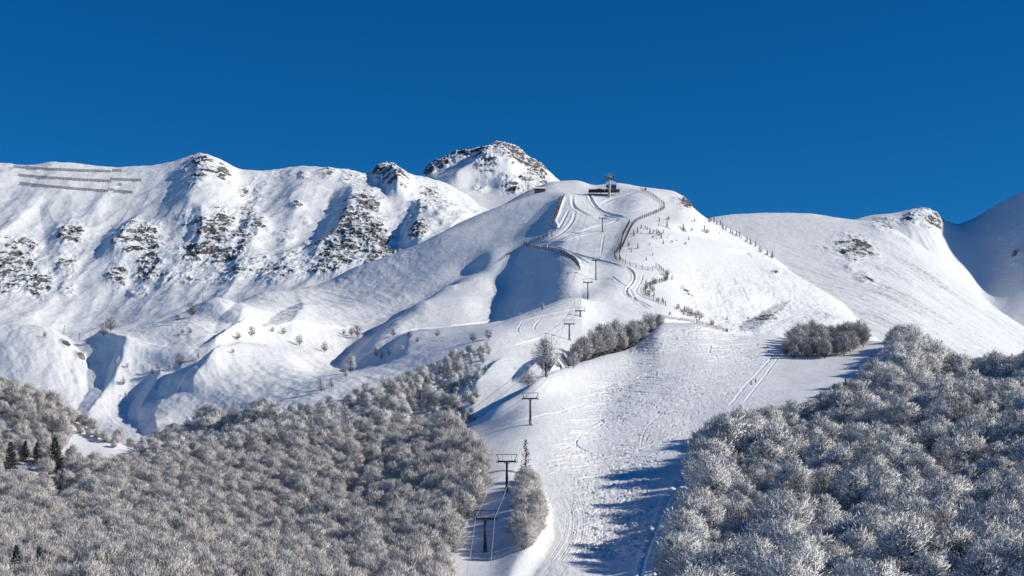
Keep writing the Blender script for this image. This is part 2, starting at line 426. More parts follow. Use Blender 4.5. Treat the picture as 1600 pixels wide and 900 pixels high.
LD = Loft([
  [(-520,900,900),(800,800,900),(1000,660,900),(1100,580,900),(1200,570,900),(1300,580,900),(1400,610,900),(1600,660,850),(2300,860,800)],
  [(-520,900,1050),(900,640,1050),(1000,570,1050),(1200,520,1050),(1300,525,1050),(1400,560,1000),(1500,600,960),(1600,640,920),(1900,760,860),(2300,860,820)],
  [(-520,900,1200),(800,600,1200),(900,540,1200),(1100,480,1200),(1200,455,1200),(1300,458,1200),(1400,490,1150),(1500,536,1120),(1600,584,1080),(1900,720,1000),(2300,860,1000)],
  [(-520,900,1340),(800,540,1340),(900,480,1340),(1100,405,1350),(1200,388,1350),(1300,390,1350),(1400,425,1300),(1500,482,1250),(1600,545,1200),(1900,690,1150),(2300,860,1150)],
  [(-520,900,1450),(800,500,1450),(900,440,1450),(1000,385,1450),(1090,346,1480),(1110,338,1500),(1180,333,1520),(1260,333,1520),(1320,340,1500),(1370,348,1470),(1420,372,1440),(1460,400,1410),(1500,432,1380),(1540,468,1340),(1570,492,1310),(1600,512,1290),(1900,680,1250),(2300,860,1250)]],
  rows=(10, 90, 100, 100, ), smooth=8, sharp=(4,), backs=((1.03, 12), (1.12, 70), (1.3, 220)))
swell(LD, 2.5, 110, 21, 2); swell(LD, 0.5, 16, 23, 3); swell(LD, 0.15, 5, 27, 2)
# rills running down the slope to the lower right
rill = fbm((LD.wx() * 0.8 + LD.Y * 0.55) / 22, (LD.wx() * -0.5 + LD.Y * 0.8) / 160, 3, ridged=True)
LD.lift(0.9 * rill * sstep(345, 400, LD.P0))
LD.lift(.45 * fbm((LD.wx() * .8 + LD.Y * .55) / 7, (LD.Y - LD.wx() * .5) / 30, 3, .6, ridged=True) * sstep(370, 430, LD.P0))
q_ = sstep(1040, 1100, LC.X) * sstep(395, 450, LC.P0)
LC.lift(q_ * (1.1 * fbm(LC.wx() / 14, LC.Y / 20, 3) + .5 * fbm(LC.wx() / 4, LC.Y / 9, 3, .6, ridged=True)))

LE = Loft([
  [(-520,900,1450),(900,640,1450),(1100,520,1450),(1300,490,1450),(1500,580,1450),(1600,610,1450),(1900,560,1450),(2300,420,1450)],
  [(-520,900,1600),(900,560,1600),(1100,440,1600),(1300,395,1600),(1400,388,1600),(1460,400,1600),(1500,420,1600),(1540,438,1600),(1600,405,1600),(1700,330,1600),(1900,185,1600),(2300,-70,1600)],
  [(-520,900,1750),(900,500,1720),(1100,410,1720),(1300,352,1720),(1340,342,1730),(1370,336,1740),(1400,331,1745),(1440,325,1750),(1462,331,1755),(1480,344,1760),(1495,349,1765),(1512,344,1770),(1530,335,1775),(1560,318,1780),(1600,299,1780),(1700,233,1780),(1900,108,1780),(2300,-130,1780)]],
  rows=(40, 150), smooth=6, sharp=(2,), backs=((1.02, 8), (1.12, 90), (1.3, 260)))
swell(LE, 3.0, 90, 31, 2); swell(LE, 0.6, 18, 33, 3)
LE.lift(2.2 * fbm(LE.wx() / 40 + 2, LE.Y / 260, 4, .55, ridged=True) * sstep(330, 352, LE.P0) * (1 - sstep(1470, 1540, LE.X)))

G_crest = [(-520,240,1850),(-100,250,1850),(0,254,1850),(40,257,1850),(60,256,1850),(85,253,1850),(130,257,1850),(195,261,1850),(250,256,1850),(285,249,1840),(305,244,1830),(320,241,1830),(335,245,1830),(352,256,1840),(380,270,1850),
 (430,268,1850),(475,260,1840),(510,262,1840),(540,264,1840),(570,270,1845),(583,268,1845),(588,261,1845),(600,257,1845),(613,260,1845),(620,268,1845),(632,278,1850),(660,282,1850),(690,288,1840),(720,300,1830),(745,318,1820),(765,332,1810),(820,352,1800),(900,390,1790),(1200,480,1790),(2300,600,1790)]
LG = Loft([
  [(-520,560,1180),(0,560,1180),(300,540,1180),(500,520,1180),(700,500,1200),(800,500,1200),(1000,560,1200),(2300,700,1200)],
  [(-520,495,1350),(0,505,1350),(100,512,1350),(200,500,1350),(300,480,1350),(420,452,1360),(500,435,1370),(600,412,1400),(700,385,1420),(760,365,1450),(850,370,1450),(1000,480,1450),(2300,700,1450)],
  [(-520,400,1520),(0,420,1520),(100,425,1520),(200,412,1520),(300,405,1520),(400,392,1520),(500,385,1520),(600,362,1540),(700,340,1560),(760,350,1560),(850,365,1560),(1000,450,1560),(2300,680,1560)],
  [(-520,320,1690),(0,330,1690),(150,335,1690),(250,325,1690),(320,300,1690),(400,322,1690),(470,305,1690),(540,302,1690),(600,300,1690),(650,304,1700),(700,312,1710),(750,336,1720),(850,360,1720),(1000,420,1720),(2300,650,1720)],
  G_crest], rows=(30, 130, 140, 120), smooth=7, sharp=(4,), backs=((1.02, 8), (1.10, 60), (1.3, 200)))
H_crest = [(-520,600,2150),(400,420,2150),(560,340,2150),(620,312,2150),(645,290,2150),(657,279,2150),(665,266,2150),(678,253,2150),(692,246,2150),(705,238,2150),(718,233,2150),(735,229,2150),(752,227,2150),(768,227,2150),(786,229,2150),(800,234,2150),(815,243,2150),(835,258,2150),(850,264,2150),(865,276,2150),(900,300,2150),(1000,350,2150),(2300,600,2150)]
LH = Loft([
  [(-520,700,1650),(500,460,1650),(600,380,1650),(700,355,1650),(760,350,1650),(850,345,1650),(950,360,1650),(2300,700,1650)],
  [(-520,650,1850),(500,400,1850),(600,335,1850),(655,305,1850),(700,304,1850),(760,312,1850),(800,308,1850),(850,302,1850),(900,310,1850),(1000,360,1850),(2300,650,1850)],
  [(-520,640,2010),(500,380,2010),(600,330,2010),(655,293,2010),(700,272,2010),(745,263,2010),(790,250,2010),(820,268,2010),(850,282,2010),(900,305,2010),(1000,355,2010),(2300,640,2010)],
  H_crest], rows=(50, 60, 90), smooth=4, sharp=(3,), backs=((1.02, 8), (1.08, 70), (1.3, 240)))

# rock bands of the far ridge: masks where the cliffs stand
def rocks(L, spots, size, amp, k=1.0):
    m = np.zeros_like(L.P)
    for s in spots:
        cx, cy, rx, ry = s[:4]; rot = s[4] if len(s) > 4 else 0; v = s[5] if len(s) > 5 else 1.0
        m = np.maximum(m, v * blob(L, cx, cy, rx, ry, rot))
    wob = fbm(L.wx() / size, L.wz() / (size * .6) + L.Y / size, 4)
    mm = np.clip(m * (1.05 + 1.5 * wob), 0, 1)
    L.rock = np.maximum(L.rock, mm)
    a = fbm(L.wx() / (size * .55) + 5, L.Y / (size * 2.2) + L.wz() / (size * .8), 5, .55, ridged=True)
    b = fbm(L.wx() / (size * .16) + 5, L.wz() / (size * .14), 3, .6, ridged=True)
    L.lift(amp * k * mm * (a * .9 + .28 * b))

g_spots = [(20,410,42,40),(10,440,40,30),(60,450,28,26,30),(45,388,20,14),(110,378,26,20),(105,425,22,20),(105,462,14,12,0,.8),(185,435,20,18),
  (215,385,46,30,-10,1.05),(235,405,30,26),(230,430,26,18),(215,455,18,12,0,.8),(260,440,22,14,0,.8),
  (330,375,40,30,10),(345,405,45,22),(350,355,24,26),(395,360,24,20,30),(375,385,24,22),(385,330,20,40,-10,.7),(290,355,20,14,0,.6),(310,410,34,22),
  (320,262,30,20,40,1),(345,275,24,18,30,.8),(312,285,22,10,0,.8),(300,300,18,10,0,.6),(355,300,20,14,30,.5),(285,270,14,8,-20,.6),
  (400,310,14,30,0,.45),(440,270,26,10,0,.35),(514,273,14,9,0,1),(475,274,9,7,0,.8),(555,275,18,6,20,.7),(548,288,22,10,30,.6),(465,329,12,6,0,1),(478,348,8,5,0,.7),
  (598,266,22,12,0,1.2),(615,285,30,16,20,.9),(625,300,24,14,0,.8),(680,310,36,20,32,.75),(700,330,34,16,32,.6),(660,330,24,18,30,.7),(690,352,20,10,40,.5),
  (570,335,28,30,50,1.05),(560,365,34,34,0,1.2),(585,380,34,30,40,1.2),(540,390,40,26,0,1.2),(520,415,40,22,-15,1.2),(500,390,26,22,0,.7),(590,405,36,20,-20,1.2),(540,330,14,12,0,.6),
  (445,372,18,12,0,.5),(460,405,26,14,0,.7),(440,430,44,16,-8,.9),(410,415,24,16,0,.7),(370,430,30,12,0,.8),(655,375,20,14,-30,1),(635,350,10,18,0,.6),(300,440,24,14,0,.7),(350,440,36,9,0,.7)]
# buttress relief: broad ribs falling towards the valley
rib = fbm(LG.wx() / 105 + 3, LG.Y / 620, 3, .5, ridged=True)
LG.lift(7 * rib * sstep(255, 330, LG.P0))
swell(LG, 3, 60, 41, 3); LG.lift(.8 * fbm(LG.wx() / 22, LG.Y / 22, 3))
scarp(LG, [(300,256,.4),(278,275,.7),(262,300,.8),(250,330,.6),(240,350,.4)], 60, 12, 60)
scarp(LG, [(174,362,.8),(158,388,1),(150,410,.8)], 34, 12, 40)
scarp(LG, [(300,340,.6),(292,372,1),(286,402,.8)], 26, 12, 40)
scarp(LG, [(520,300,.7),(505,335,1),(492,372,.9),(470,400,.6)], 44, 16, 50)
scarp(LG, [(596,268,.6),(596,292,1),(604,312,.7)], 26, 20, 24)
scarp(LG, [(640,330,.7),(628,362,1),(622,388,.8)], 26, 18, 40)
scarp(LG, [(400,290,.6),(380,330,.8),(372,370,.6)], 26, 7, 40)
scarp(LG, [(62,330,.5),(70,380,1),(74,430,.6)], 30, 6, 40)
rocks(LG, g_spots, 26, 3.6)
swell(LG, 0.7, 12, 44, 3)
LH.P = LH.P + 8 * blob(LH, 755, 226, 90, 60)
scarp(LH, [(742,232,.6),(700,262,1),(668,286,.8)], 60, 26, 60, anchor='gully', fade=6)
rocks(LH, [(668,262,13,14,-40,1.2),(690,248,20,12,-35,1.2),(715,236,26,10,-10,1.1),(750,232,20,10,0,.9),(755,248,22,10,-30,1),(780,238,26,14,20,1),(765,228,20,8),(805,250,24,16,30,1),(835,268,26,14,40,1.1),(760,272,22,12,-20,.8),(800,290,22,14,0,.8),(825,282,20,12,0,.8),(750,292,12,8,0,.6),(850,290,14,9,0,.7)], 34, 7)
swell(LH, 2.0, 50, 51, 3)
# scattered rock on the right-hand hill and behind the lift's top
rocks(LD, [(1325,395,30,16,25,.85),(1345,380,26,14,25,.6),(1360,398,20,10,30,.6),(1352,437,16,7,20,.9),(1330,420,10,6,20,.7),(1375,355,22,6,20,.6),(1400,365,18,6,25,.55),(1290,392,16,8,20,.5),(1340,388,34,18,25,1.1),(1385,352,30,7,20,.8),(1420,380,20,6,30,.5)], 22, 2.5)
rocks(LE, [(1440,338,22,12,10,.95),(1385,345,18,7,0,.5),(1588,400,8,14,40,.8),(1455,348,20,12,30,1),(1425,345,14,10,0,.8),(1440,331,16,6,0,.9),(1462,338,10,8,40,.8)], 26, 4)
rocks(LC, [(1072,318,14,12,40,1.1),(1060,312,10,6,0,.6),(1198,496,20,10,-10,1.0),(1172,484,14,8,0,.5),(104,546,10,6,30,.9),(126,560,9,5,20,.8),(120,590,6,16,-20,.5),(228,590,14,6,20,.55),(1075,455,14,6,40,.7),(1195,498,26,11,-10,1.2),(1212,425,8,3,0,.8)], 16, 1.5)

# grass and stones just breaking the snow
LC.tuft = np.clip(sstep(1030, 1100, LC.X) * (sstep(330, 400, LC.P0)) * (.55 + .9 * fbm(LC.wx() / 60, LC.Y / 60, 3)), 0, 1)
LC.tuft = np.maximum(LC.tuft, .55 * (1 - sstep(420, 520, LC.X)) * np.clip(.4 + fbm(LC.wx() / 40, LC.Y / 40, 3), 0, 1))
LG.tuft = np.clip(.25 + .8 * fbm(LG.wx() / 50, LG.Y / 60, 3), 0, 1) * sstep(300, 360, LG.P0)
LD.tuft = np.clip(sstep(355, 430, LD.P0) * (.6 + 1.0 * fbm((LD.wx() * .8 + LD.Y * .55) / 30, (LD.Y - LD.wx() * .5) / 110, 3)) * (1 - .5 * sstep(1450, 1560, LD.X)), 0, 1)

# bank on the left of the groomed track at the foot of the piste
def bank(L, poly, w, A, W, fade=14):
    poly = sorted(poly, key=lambda q: q[1])
    ys = [q[1] for q in poly]; xs = [q[0] for q in poly]
    xg = pchip(ys, xs, np.clip(L.P0, ys[0], ys[-1]))
    e = sstep(ys[0] - fade, ys[0] + fade, L.P0) * (1 - sstep(ys[-1] - fade, ys[-1] + fade, L.P0))
    u = xg - L.X
    L.P = L.P - A * e * sstep(0, w, u) * np.exp(-np.clip((u - w) / W, 0, 9) ** 1.4)
bank(LA, [(858,775),(866,800),(868,830),(858,862),(835,900),(815,960)], 34, 17, 60)
# ------------------------------------------------------------ roads cut into the slope and ski runs
def cv(pts, s=3.461, ox=780, oy=250): return [(ox + x / s, oy + y / s) for x, y in pts]
def spl(pts, n=6):
    out = []
    P_ = [pts[0]] + list(pts) + [pts[-1]]
    for i in range(1, len(P_) - 2):
        a, b, c, d = (np.array(P_[i + k], float) for k in (-1, 0, 1, 2))
        for j in range(n):
            t = j / n
            out.append(tuple(.5 * (2 * b + (c - a) * t + (2 * a - 5 * b + 4 * c - d) * t * t + (3 * b - a - 3 * c + d) * t ** 3)))
    out.append(tuple(pts[-1])); return out
for pl, w, dp in [
    (cv([(740,172),(660,195),(600,212),(540,236)]), 2.0, .9),
    (cv([(480,180),(500,215),(540,262),(590,288),(640,300),(680,311)]), 2.0, 2.4),
    (cv([(395,190),(400,240),(440,275),(500,300),(570,300),(630,308)]), 2.2, 1.8),
    (cv([(640,318),(600,342),(520,366),(450,388),(380,405),(300,430),(225,456)]), 2.2, 1.3),
    (cv([(410,270),(400,320),(370,365),(330,400),(270,430)]), 2.0, 1.1),
    (cv([(355,440),(290,450),(268,462),(300,482),(380,503),(470,527),(560,552),(640,572),(700,590),(728,620),(722,660),(690,700),(700,735),(760,765),(830,795)]), 1.6, 2.3),
    (cv([(775,615),(770,650),(742,700),(745,722),(790,750),(870,776)]), 1.4, 1.1),
    (cv([(250,470),(330,482),(420,528),(500,572)]), 2.0, 1.3),
    (cv([(560,395),(450,412),(350,440)]), 1.3, .9),
    (cv([(380,260),(345,330),(320,370),(260,410)]), 1.6, 1.2),
    (cv([(570,395),(560,450),(548,520)]), 1.2, .7), (cv([(505,640),(640,655)]), 1.0, .5),
    (cv([(590,620),(700,700),(740,760),(820,810)]), 1.6, 1.0),
    ([(1036,498),(1060,500),(1093,506),(1137,520),(1190,524)], 1.6, 1.2),
    ([(640,515),(680,513),(720,509),(760,505),(785,500)], 1.8, 2.0),
    ([(400,520),(450,519),(500,518),(540,517),(562,516)], 1.6, 1.6),
    ([(300,525),(330,523),(365,522),(400,520)], 1.6, 1.4),
    ([(1117,352),(1135,356),(1150,360),(1172,372)], 1.6, 1.6), ([(1128,388),(1145,390),(1165,394),(1175,402)], 2.2, 2.6),
    ([(805,505),(850,494),(900,483),(940,474)], 1.2, .8), ([(805,540),(830,533),(850,528)], 1.4, 1.0),
    ([(812,525),(809,515),(818,500)], 1.2, .8), ([(838,520),(835,510),(848,495)], 1.2, .8)]:
    groove(LC, spl(pl), w * .85, dp * .55)

for pl, w, dp in [(cv([(135,458),(200,471),(250,478),(295,485),(340,498),(375,516),(410,538),(432,566),(442,598)]), 2.4, 1.5),
    (cv([(352,195),(338,228),(326,262),(314,298),(300,330),(318,372),(285,396),(240,416),(200,436),(160,452)]), 2.4, 1.5),
    (cv([(330,205),(320,240),(308,280),(294,312),(280,345)]), 1.8, 1.0)]:
    sp_ = spl(pl, 5); groove(LC, sp_, w, -dp, 0)      # ploughed banks under the fences
    for q in sp_[::3]: groove(LC, [(q[0] - 2, q[1] + 1), (q[0] + random.uniform(-4, 1), q[1] + random.uniform(3, 7))], 1.1, random.uniform(-.9, .9), 0)
def piste_x(y):
    ys = [515, 530, 560, 600, 650, 700, 750, 800, 850, 900]
    return np.interp(y, ys, [1045, 1010, 970, 930, 885, 850, 868, 905, 900, 880]), np.interp(y, ys, [1180, 1215, 1215, 1165, 1100, 1060, 1035, 1030, 1010, 990])
r_ = random.Random(5)
for i in range(330):
    y = 512 + 330 * r_.random() ** 1.15
    a, b = piste_x(y); x = r_.uniform(a, b)
    sgn = r_.choice((-1, 1))
    step = np.interp(y, [510, 900], [2.2, 7])
    for k in range(r_.randrange(1, 5)):
        wd = r_.uniform(14, 70) * np.interp(y, [510, 900], [1.0, .6])
        x2 = x + sgn * wd; y2 = y + r_.uniform(.2, 1) * step
        a, b = piste_x(y2)
        if not (a - 8 < x2 < b + 8): sgn = -sgn; x2 = x + sgn * wd * .5
        groove(LA, spl([(x, y), (x + sgn * wd * .5, y + (y2 - y) * .3), (x2, y2)], 4), r_.choice((.8, .9, 1.05)), r_.uniform(.25, .7), .5)
        y3 = y2 + step * r_.uniform(.5, 1.1)
        groove(LA, spl([(x2 - sgn * 3, y2), (x2 + sgn * 1.5, (y2 + y3) / 2), (x2 - sgn * 3, y3)], 4), .8, r_.uniform(.10, .32), .4)
        x, y = x2 - sgn * 2, y3; sgn = -sgn
for i in range(30):                                   # marks where skiers turned hard or fell
    y = 515 + 330 * r_.random() ** 1.1
    a, b = piste_x(y); x = r_.uniform(a, b)
    groove(LA, [(x, y), (x + r_.uniform(2, 5), y + r_.uniform(-1, 1.5))], r_.uniform(.8, 1.3), r_.uniform(.08, .3), .9)
for pl, w, dp in [
    ([(873,634),(883,642),(893,645),(909,650),(922,654),(938,655),(943,659),(935,665),(922,671)], 1.1, .9),
    ([(909,680),(901,688),(902,696),(918,706),(930,712)], 1.2, 1.0), ([(922,671),(950,668),(985,662)], .9, .4),
    ([(735,679),(780,667),(844,651),(877,643),(925,628)], 1.6, .5),
    ([(1138,636),(1150,622),(1163,606),(1180,588),(1200,565),(1212,550)], 1.4, .5), ([(1160,632),(1175,614),(1192,592),(1206,572),(1222,552)], 1.2, .5),
    ([(850,666),(880,668),(930,672),(960,668)], 1.0, .4), ([(1040,640),(1010,668),(1000,700)], 1.0, .5),
    ([(1100,535),(1110,541),(1108,550),(1118,556),(1122,566)], 1.2, .9),
    ([(1085,728),(1047,775),(1030,810),(1012,855),(1000,900),(990,960)], 3.4, .9), ([(1090,740),(1058,790),(1044,822),(1030,870),(1020,960)], 2.4, .6)]:
    groove(LA, spl(pl), w, dp * .45)
for k in range(11):                                     # the groomed track that swings round the bank
    o_ = k * 3.6 + r_.uniform(-1, 1)
    groove(LA, spl([(872 + o_, 772), (884 + o_ * .9, 800), (882 + o_ * 1.0, 830), (866 + o_ * 1.15, 862), (838 + o_ * 1.3, 895), (800 + o_ * 1.4, 940)]), .9, r_.uniform(.05, .15), .5)
for k in range(50):
    x, y = r_.uniform(855, 1010), r_.uniform(760, 900)
    groove(LA, [(x, y), (x + r_.uniform(-5, 9), y + r_.uniform(2, 7))], r_.uniform(.9, 1.6), r_.uniform(.06, .18), .6)
# hidden faces of a far sheet well under the nearer ones are left out
def build_terrain():
    LA.build("ski_slope", M_PISTE)
    LC.build("mountain_slope", M_SLOPE)
    LD.build("hill", M_SLOPE)
    LE.build("mountain", M_CLIFF)
    LG.build("mountain_ridge", M_CLIFF)
    LH.build("rocky_peak", M_CLIFF)
build_terrain()
gm = bpy.data.meshes.new("ground")
gm.from_pydata([(-15000, -15000, -75), (15000, -15000, -75), (15000, 15000, -75), (-15000, 15000, -75)], [], [(0, 1, 2, 3)])
gm.materials.append(M_PISTE)
go = bpy.data.objects.new("ground", gm); COL.objects.link(go); go["kind"] = "structure"
# ------------------------------------------------------------ finding the ground
LAYERS = [LA, LC, LD, LE, LG, LH]
def _colpair(px):
    i = int(np.clip(np.searchsorted(PX, px) - 1, 0, len(PX) - 2))
    return i, (px - PX[i]) / (PX[i + 1] - PX[i])
def ground_row(px, Y, layers=LAYERS):
    """the row at which the ground shows, were nothing in front of it, at this column and distance"""
    i, t = _colpair(px); best = 1e9
    for L in layers:
        for j, w in ((i, 1 - t), (i + 1, t)):
            pass
        a = np.interp(Y, L.Y[:, i], L.P[:, i]); b = np.interp(Y, L.Y[:, i + 1], L.P[:, i + 1])
        if L.Y[0, i] <= Y <= L.Y[-1, i]: best = min(best, a * (1 - t) + b * t)
    return best
def P3(px, py, Y): return Vector((Y * (px - 800) / FPX, Y, Y * (HOR - py) / FPX))
def ground(px, Y): return P3(px, ground_row(px, Y), Y)
def hit(px, py, layers=LAYERS):
    """first ground met by the sight line through (px, py)"""
    i, t = _colpair(px); best = None
    if t > .5: i += 1
    for L in layers:
        p, y = L.P[:, i], L.Y[:, i]
        k = np.where(p <= py)[0]
        if not len(k) or k[0] == 0: continue
        k = k[0]; f = (p[k - 1] - py) / (p[k - 1] - p[k] + 1e-9)
        Y = y[k - 1] + f * (y[k] - y[k - 1])
        if best is None or Y < best: best = Y
    return best
def inside(poly, x, y):
    c = False; n = len(poly); j = n - 1
    for i in range(n):
        if (poly[i][1] > y) != (poly[j][1] > y) and x < (poly[j][0] - poly[i][0]) * (y - poly[i][1]) / (poly[j][1] - poly[i][1]) + poly[i][0]: c = not c
        j = i
    return c
def scatter(poly, n, gap, ylim, layers, seed, edge_gap=None):
    """points on the ground inside a patch outlined in (column, row of the ground), kept gap metres apart"""
    r = random.Random(seed); pts = []; cells = {}
    x0, x1 = min(q[0] for q in poly), max(q[0] for q in poly)
    for _ in range(n):
        Y = math.sqrt(r.uniform(ylim[0] ** 2, ylim[1] ** 2)); px = r.uniform(x0, x1)
        row = ground_row(px, Y, layers)
        if not inside(poly, px, row): continue
        x = Y * (px - 800) / FPX
        k = (int(x // gap), int(Y // gap)); ok = True
        for a in (-1, 0, 1):
            for b in (-1, 0, 1):
                for q in cells.get((k[0] + a, k[1] + b), ()):
                    if (q[0] - x) ** 2 + (q[1] - Y) ** 2 < gap * gap: ok = False
        if not ok: continue
        cells.setdefault(k, []).append((x, Y))
        pts.append((px, Y, row, Vector((x, Y, Y * (HOR - row) / FPX))))
    return pts

# ------------------------------------------------------------ mesh helpers
class MB:
    def __init__(self): self.v, self.f, self.a = [], [], []
    def quad(self, p, val=None):
        n = len(self.v); self.v += [tuple(q) for q in p]; self.f.append(tuple(range(n, n + len(p))))
        if val is not None: self.a += list(val)
    def tube(self, pts, rad, seg=6, cap=True, val=None):
        pts = [Vector(p) for p in pts]; n0 = len(self.v)
        for i, p in enumerate(pts):
            d = (pts[min(i + 1, len(pts) - 1)] - pts[max(i - 1, 0)]).normalized()
            u = d.orthogonal().normalized() if abs(d.z) > .95 else d.cross(Vector((0, 0, 1))).normalized()
            w = d.cross(u)
            r = rad[i] if isinstance(rad, (list, tuple)) else rad
            for k in range(seg):
                a = 2 * math.pi * k / seg
                self.v.append(tuple(p + u * (r * math.cos(a)) + w * (r * math.sin(a))))
                if val is not None: self.a.append(val)
        for i in range(len(pts) - 1):
            for k in range(seg):
                a, b = n0 + i * seg + k, n0 + i * seg + (k + 1) % seg
                self.f.append((a, b, b + seg, a + seg))
        if cap:
            self.f.append(tuple(n0 + k for k in range(seg))[::-1])
            self.f.append(tuple(n0 + (len(pts) - 1) * seg + k for k in range(seg)))
    def box(self, c, s, rot=0.0, rx=0.0):
        c = Vector(c); M = Matrix.Rotation(rot, 3, 'Z') @ Matrix.Rotation(rx, 3, 'X'); n = len(self.v)
        for dx in (-.5, .5):
            for dy in (-.5, .5):
                for dz in (-.5, .5):
                    self.v.append(tuple(c + M @ Vector((dx * s[0], dy * s[1], dz * s[2]))))
        for f in ((0, 1, 3, 2), (4, 6, 7, 5), (0, 4, 5, 1), (2, 3, 7, 6), (0, 2, 6, 4), (1, 5, 7, 3)):
            self.f.append(tuple(n + k for k in f))
    def beam(self, a, b, w, h=None):
        """a rectangular bar from a to b"""
        a, b = Vector(a), Vector(b); h = h or w; d = (b - a).normalized()
        u = d.cross(Vector((0, 0, 1))); u = Vector((1, 0, 0)) if u.length < 1e-3 else u.normalized()
        t = u.cross(d); n = len(self.v)
        for p in (a, b):
            for x, y in ((-1, -1), (1, -1), (1, 1), (-1, 1)):
                self.v.append(tuple(p + u * (x * w / 2) + t * (y * h / 2)))
        for f in ((0, 3, 2, 1), (4, 5, 6, 7), (0, 1, 5, 4), (1, 2, 6, 5), (2, 3, 7, 6), (3, 0, 4, 7)):
            self.f.append(tuple(n + k for k in f))
    def mesh(self, name, mat, smooth=False, attr=None):
        me = bpy.data.meshes.new(name); me.from_pydata(self.v, [], self.f)
        if smooth: me.polygons.foreach_set("use_smooth", [True] * len(self.f))
        if attr and self.a:
            at_ = me.attributes.new(attr, 'FLOAT', 'POINT'); at_.data.foreach_set("value", self.a)
        me.materials.append(mat)
        return me
    def build(self, name, mat, parent=None, smooth=False, attr=None):
        o = bpy.data.objects.new(name, self.mesh(name, mat, smooth, attr)); COL.objects.link(o)
        if parent: o.parent = parent
        return o
def thing(name, label, cat, loc, rz=0.0, group=None, scale=1.0):
    o = bpy.data.objects.new(name, None); o.empty_display_size = .5; COL.objects.link(o)
    o.location = loc; o.rotation_euler = (0, 0, rz); o.scale = (scale,) * 3 if isinstance(scale, (int, float)) else scale
    o["label"] = label; o["category"] = cat
    if group: o["group"] = group
    return o
def tag(o, label, cat, group=None, kind=None):
    o["label"] = label; o["category"] = cat
    if group: o["group"] = group
    if kind: o["kind"] = kind
    return o
# ------------------------------------------------------------ trees
def frost_material(name, twig, frost, lo=0.25, hi=0.95):
    m, nt, b = nodes_of(name); L = nt.links
    a = N(nt, "ShaderNodeAttribute", attribute_name="frost")
    oi = N(nt, "ShaderNodeObjectInfo")
    f = mth(nt, 'ADD', a.outputs["Fac"], mth(nt, 'MULTIPLY', mth(nt, 'SUBTRACT', oi.outputs["Random"], 0.5), 0.25))
    mr = N(nt, "ShaderNodeMapRange"); mr.inputs[1].default_value = 0; mr.inputs[2].default_value = 1
    mr.inputs[3].default_value = lo; mr.inputs[4].default_value = hi; L.new(f, mr.inputs[0])
    mx = N(nt, "ShaderNodeMix", data_type='RGBA')
    mx.inputs[6].default_value = twig + (1,); mx.inputs[7].default_value = frost + (1,)
    L.new(mr.outputs[0], mx.inputs[0]); L.new(mx.outputs[2], b.inputs["Base Color"])
    b.inputs["Roughness"].default_value = 0.8; b.inputs["Specular IOR Level"].default_value = 0.1
    return m
M_BARK = plain("beech_bark", (0.10, 0.085, 0.075), 0.9, var=.4, scale=6)
M_TWIG_L = frost_material("frosted_twigs", (0.25, 0.215, 0.205), (0.87, 0.84, 0.825), 0.40, 1.0)
M_TWIG_R = frost_material("hoar_frost_twigs", (0.19, 0.185, 0.20), (0.94, 0.94, 0.96), 0.42, 1.15)
M_TWIG_B = frost_material("bare_twigs", (0.14, 0.10, 0.085), (0.55, 0.53, 0.52), 0.0, 0.6)
M_NEEDLE = frost_material("snowy_needles", (0.018, 0.030, 0.022), (0.55, 0.57, 0.6), 0.0, 0.55)

